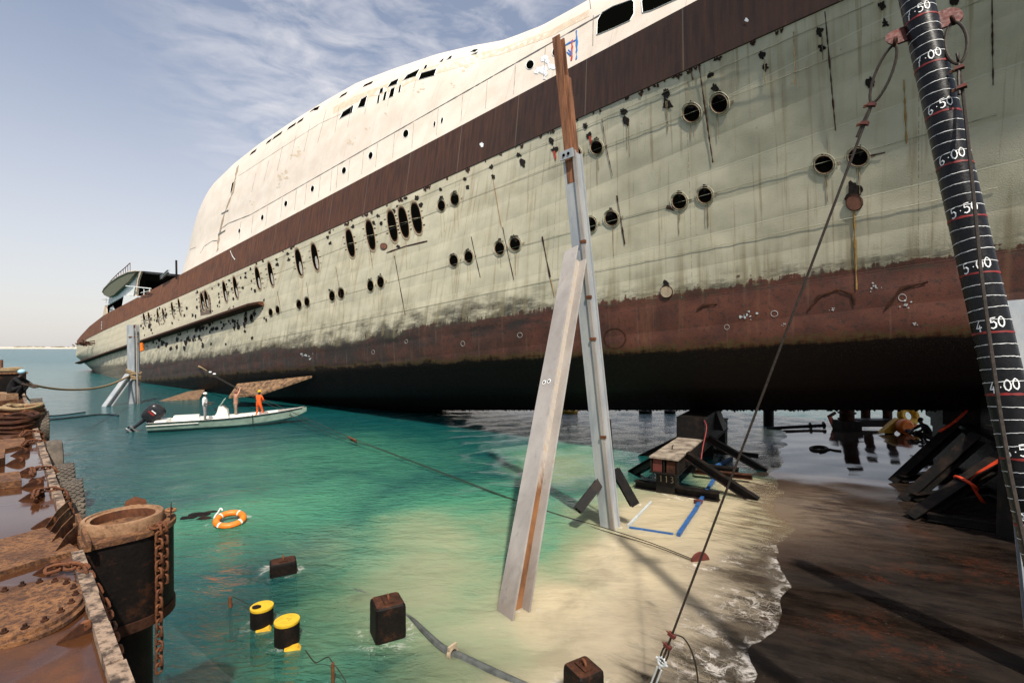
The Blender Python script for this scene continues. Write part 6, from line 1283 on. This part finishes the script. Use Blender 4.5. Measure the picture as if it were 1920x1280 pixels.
mb = MB(); q = at_deck(1561, 802); mb.prism([q + V((-.28, 0, .75)), q + V((-.02, 0, .70)), q + V((.42, 0, .02)), q + V((.05, 0, .0))], V((0, .12, 0)), 'pink'); mb.tube([q + V((-.2, .1, .7)), q + V((.3, .2, .95))], .10, 'rust_dark', 8); tag(mb.build('valve'), 'salmon-red valve flange beside the pipe', 'valve')
mb = MB(); q = at_deck(1703, 798) + V((0, 0, .62)); mb.torus(q, (0, -1, .25), .44, .20, 'yellow_dirty', 28, 10, 1.1); mb.box(q - V((0, 0, .62)), V((.5, 0, 0)), V((0, .12, 0)), V((0, 0, .1)), 'orange'); tag(mb.build('float_ring'), 'worn yellow ring float standing on edge under the hull', 'float')
mb = MB(); q = at_deck(1686, 812); mb.lathe(q + V((.1, 0, .42)), (0, -1, 0), [(0, 0), (.12, 0), (.14, .05), (.34, .05), (.42, .12), (.42, .4), (.3, .5), (0, .5)], 'orange', 22); mb.prism([q + V((-1.0, 0, .0)), q + V((-.3, 0, .02)), q + V((.3, 0, .5)), q + V((0, 0, .85)), q + V((-.35, 0, .6))], V((0, .35, 0)), 'yellow_dirty'); tag(mb.build('winch'), 'yellow-orange pump housing lying on the deck beside the ring float', 'pump')
mb = MB(); chain(mb, catmull([at_deck(1700, 806, .3), at_deck(1712, 812, .25), at_deck(1724, 815, .2), at_deck(1760, 818, .2), at_deck(1780, 815, .25)], 5), 'black_steel', .34, .05); tag(mb.build('chain'), 'black chain on the deck beside the squatting person', 'chain')
for x, y, lx, lab in [(1424, 829, 8, 'flat dark scrap awash by the long stay')]: mb = MB(); mb.ball(at_deck(x, y, .02), .22, 'rust_black', (1.2, .8, .3), jit=.4); tag(mb.build('scrap'), lab, 'scrap')
mb = MB(); pts = [at_deck(1535 + 17 * math.cos(t) * (1 - .08 * t / 6), 840 + 4 * math.sin(t), .03 + .004 * t) for t in np.linspace(0, 14, 50)] + [at_deck(x, y, .04) for x, y in [(1556, 842), (1566, 844), (1577, 845)]]; mb.tube(pts, .05, 'rope_dark', 6); tag(mb.build('rope_coil'), 'dark coil of rope on the deck in front of the collared post', 'rope')
for x, y, r, m, lab in [(1210, 772, .35, 'rust_black', 'dark mooring float on the sea left of the near cradle'), (1256, 772, .30, 'rust_black', 'small dark float beside the near cradle, half awash'), (1066, 771, .5, 'yellow_dirty', 'yellow float on the bright sea between the two arms of the tall post')]:
    mb = MB(); c = at_z(x, y, .1); mb.lathe(c, (0, 0, 1), [(0, -.1), (r * 1.5, -.1), (r * 1.6, .06), (r * 1.4, .14), (r * .3, .16), (r * .2, .5), (0, .55)], m, 14); tag(mb.build('mooring_float'), lab, 'float', 'floats beyond the ship')

# ================================================================ BOLLARDS, BITTS AND BUOY IN THE WATER
for x, yt, yb, r, cap, lab in [(490, 1134, 1171, .205, 1, 'yellow-topped round bollard with a dark patch on its cap'), (537, 1160, 1203, .215, 0, 'yellow-topped round bollard with a clean cap, nearer one')]:
    p = at_z(x + 1, yb, 0); zt = CH - (yt - HZ) / FPX * p.y; t = thing('bollard', V((p.x, p.y, -.8)), lab, 'bollard', 'yellow-topped bollards in the water'); mb = MB(); mb.lathe(V((p.x, p.y, -.85)), (0, 0, 1), [(r, 0), (r, zt + .80), (r * .97, zt + .83)], 'rust_black', 30); mb.build('post', t)
    mb = MB(); mb.lathe(V((p.x, p.y, zt - .055)), (0, 0, 1), [(r * 1.015, 0), (r * 1.03, .02), (r * 1.01, .045), (0, .05)], 'yellow', 30); mb.build('cap', t)
    if cap: mb = MB(); mb.ball(V((p.x - .07, p.y - .06, zt)), .075, 'rust_black', (1.2, 1, .25), jit=.4); mb.build('dark_patch', t)
    mb = MB(); q = V((p.x + (.13 if cap else .2), p.y - (.17 if cap else .2), .0)); mb.box(q, V((.11, .03, .02)), V((-.02, .06, 0)), V((-.03, 0, .035)), 'yellow_dirty'); mb.build('lug', t)
def bitt(px, ytop, w, zt, Y, yaw, lab, zb=-1.0, dpt=None):
    c = at(px, ytop, Y); c = V((c.x, c.y, zt)); a = V((math.cos(yaw), math.sin(yaw), 0)); b = V((-a.y, a.x, 0)); d = dpt or w; t = thing('mooring_block', V((c.x, c.y, zb)), lab, 'mooring block', 'black blocks rising from the flooded deck')
    mb = MB(); rows = []
    for z, k in [(zb, 1.02), (zt - .09, 1.0), (zt - .03, .97), (zt, .88)]:
        r = []
        for i in range(4):
            for e in (-1, 1):
                sx_, sy_ = [(-1, -1), (1, -1), (1, 1), (-1, 1)][i]; ch = .06; ox = -sx_ * ch if (e == (-1 if i % 2 == 0 else 1)) == (i % 2 == 1) else 0; r.append((sx_, sy_, e))
        o8 = [(-1, -.86), (-.86, -1), (.86, -1), (1, -.86), (1, .86), (.86, 1), (-.86, 1), (-1, .86)]; rows.append([V((c.x, c.y, z)) + a * x * w / 2 * k + b * y * d / 2 * k for x, y in o8])
    mb.loft(rows, 'rust_black', closed=True); mb.add(rows[-1], [list(range(8))], 'rust_dark'); mb.build('block', t, angle=30)
    mb = MB(); q = c + V((0, 0, .0)); mb.box(q + V((0, 0, .012)), a * w * .16, b * d * .28, V((0, 0, .014)), 'rust_dark'); mb.torus(q + V((0, 0, .05)), a, .055, .022, 'rust', 14, 7); mb.build('eye', t)
bitt(727, 1128, .56, .62, 9.15, R(28), 'tall square black block rising highest out of the water'); bitt(531, 1050, .58, .30, 11.6, R(28), 'low black block barely breaking the surface near the lifebuoy', -1.0, .42); bitt(1094, 1250, .46, .55, 7.35, R(30), 'black block with pale top at the bottom edge of the view')
lbp = at_z(431, 977, .07); lb_ = thing('lifebuoy', lbp, 'orange lifebuoy with white bands floating on the green water', 'lifebuoy'); ax_ = V((.10, -.22, 1)).normalized(); mb = MB(); mb.torus(lbp + V((0, 0, .06)), ax_, .36, .095, 'orange', 40, 12); mb.build('ring', lb_)
uu = ax_.orthogonal().normalized(); vv = ax_.cross(uu)
for k in range(4):
    a = k * math.pi / 2 + .45; mb = MB(); prof = [(.36 + .0985 * math.cos(2 * math.pi * i / 12), .0985 * math.sin(2 * math.pi * i / 12)) for i in range(13)]; mb.lathe(lbp + V((0, 0, .06)), ax_, prof, 'white_paint', 5, a, a + .13, uu); mb.build('white_band', lb_)
mb = MB(); mb.tube(catmull([lbp + V((-.40, -.1, .0)), lbp + V((-.50, .05, .12)), lbp + V((-.42, .1, .25)), lbp + V((-.36, .12, .36)), lbp + V((-.30, .12, .30))], 4), .022, 'white_paint', 6); mb.build('grab_line', lb_)
mb = MB(); p = at_z(432, 1137, 0); mb.tube([p + V((.02, 0, -.7)), p, p + V((-.01, 0, .20))], .035, 'rust', 8); tag(mb.build('stake'), 'short rusty stake standing in the water left of the bollards', 'stake')
p2_ = at(624, 1242, 7.75); mb = MB(); mb.tube([V((p2_.x, p2_.y, -.9)), V((p2_.x, p2_.y, .35))], .028, 'rust', 8); tag(mb.build('stake'), 'thin rusty stake with a wire at the bottom of the view', 'stake')
mb = MB(); mb.tube(catmull([at_z(437, 1118, .15), at_z(450, 1124, .14), at_z(462, 1130, .2), at_z(474, 1136, .33)], 5), .008, 'wire', 5); tag(mb.build('wire'), 'thin wire from the short stake to the first bollard', 'wire')
mb = MB(); mb.tube(catmull([at_z(573, 1218, .02), at_z(590, 1240, .05), at_z(602, 1237, .12), at_z(615, 1231, .28), V((p2_.x, p2_.y, .35)), at_z(640, 1262, .2), at_z(655, 1290, .0)], 5), .008, 'wire', 5); tag(mb.build('wire'), 'thin bent wire looped over the thin stake', 'wire')
hs = thing('grey_hose', at_z(860, 1225, -.1), 'thick grey hose with a clamp snaking through the shallow water', 'hose'); mb = MB(); hp = catmull([at_z(640, 1100, -.10), at_z(668, 1106, -.03), at_z(700, 1119, -.05), at_z(730, 1140, -.05), at_z(768, 1158, -.03), at_z(800, 1188, .01), at_z(830, 1216, .0), at_z(862, 1232, -.03), at_z(900, 1250, -.04), at_z(960, 1278, -.03), at_z(1000, 1296, -.05)], 6)
mb.tube(hp, [.03 + .055 * min(1, max(0, (i - 18) / 22)) for i in range(len(hp))], 'hose', 9); mb.build('hose', hs)
mb = MB(); c = at_z(848, 1224, .03); d = (at_z(862, 1232, 0) - at_z(830, 1216, 0)).normalized(); mb.lathe(c, d, [(.08, -.03), (.115, -.03), (.115, .03), (.08, .03)], 'bracket', 14); mb.box(c + V((0, 0, .12)), d * .02, d.cross(V((0, 0, 1))) * .1, V((0, 0, .03)), 'bracket'); mb.build('clamp', hs)
mb = MB(); random.seed(15)
for x, y, r, q in [(372, 966, .30, -.04), (352, 972, .24, -.05), (396, 961, .22, -.05), (384, 972, .2, -.03)]: mb.ball(at_z(x, y, q), r, 'rust_black', (1.3, .8, .28), jit=.35)
tag(mb.build('netting'), 'dark tangle of netting awash left of the lifebuoy', 'netting')
# ---- blue frame awash beside the cradle
bf = thing('blue_frame', at_z(1270, 950, 0), 'blue and pale steel frame awash in front of the near cradle', 'frame')
def bar(a, b, w, m, z=.03): A, B = at_z(*a, z), at_z(*b, z); d = (B - A).normalized(); s_ = V((-d.y, d.x, 0)); mb = MB(); mb.box((A + B) / 2, (B - A) / 2, s_ * w / 2, V((0, 0, .05)), m); mb.build('bar', bf)
bar((1272, 1002), (1306, 952), .10, 'blue_steel', .05); bar((1306, 950), (1345, 888), .11, 'blue_steel', .05); bar((1178, 986), (1221, 942), .07, 'pale_steel', .0); bar((1180, 990), (1262, 1003), .10, 'blue_steel', -.025); bar((1330, 880), (1372, 858), .13, 'blue_steel', .04)
mb = MB(); c = at_z(1309, 940, .06); mb.box(c, V((.10, .06, 0)), V((-.05, .08, 0)), V((0, 0, .06)), 'red_oxide'); mb.build('bracket', bf)
clean()
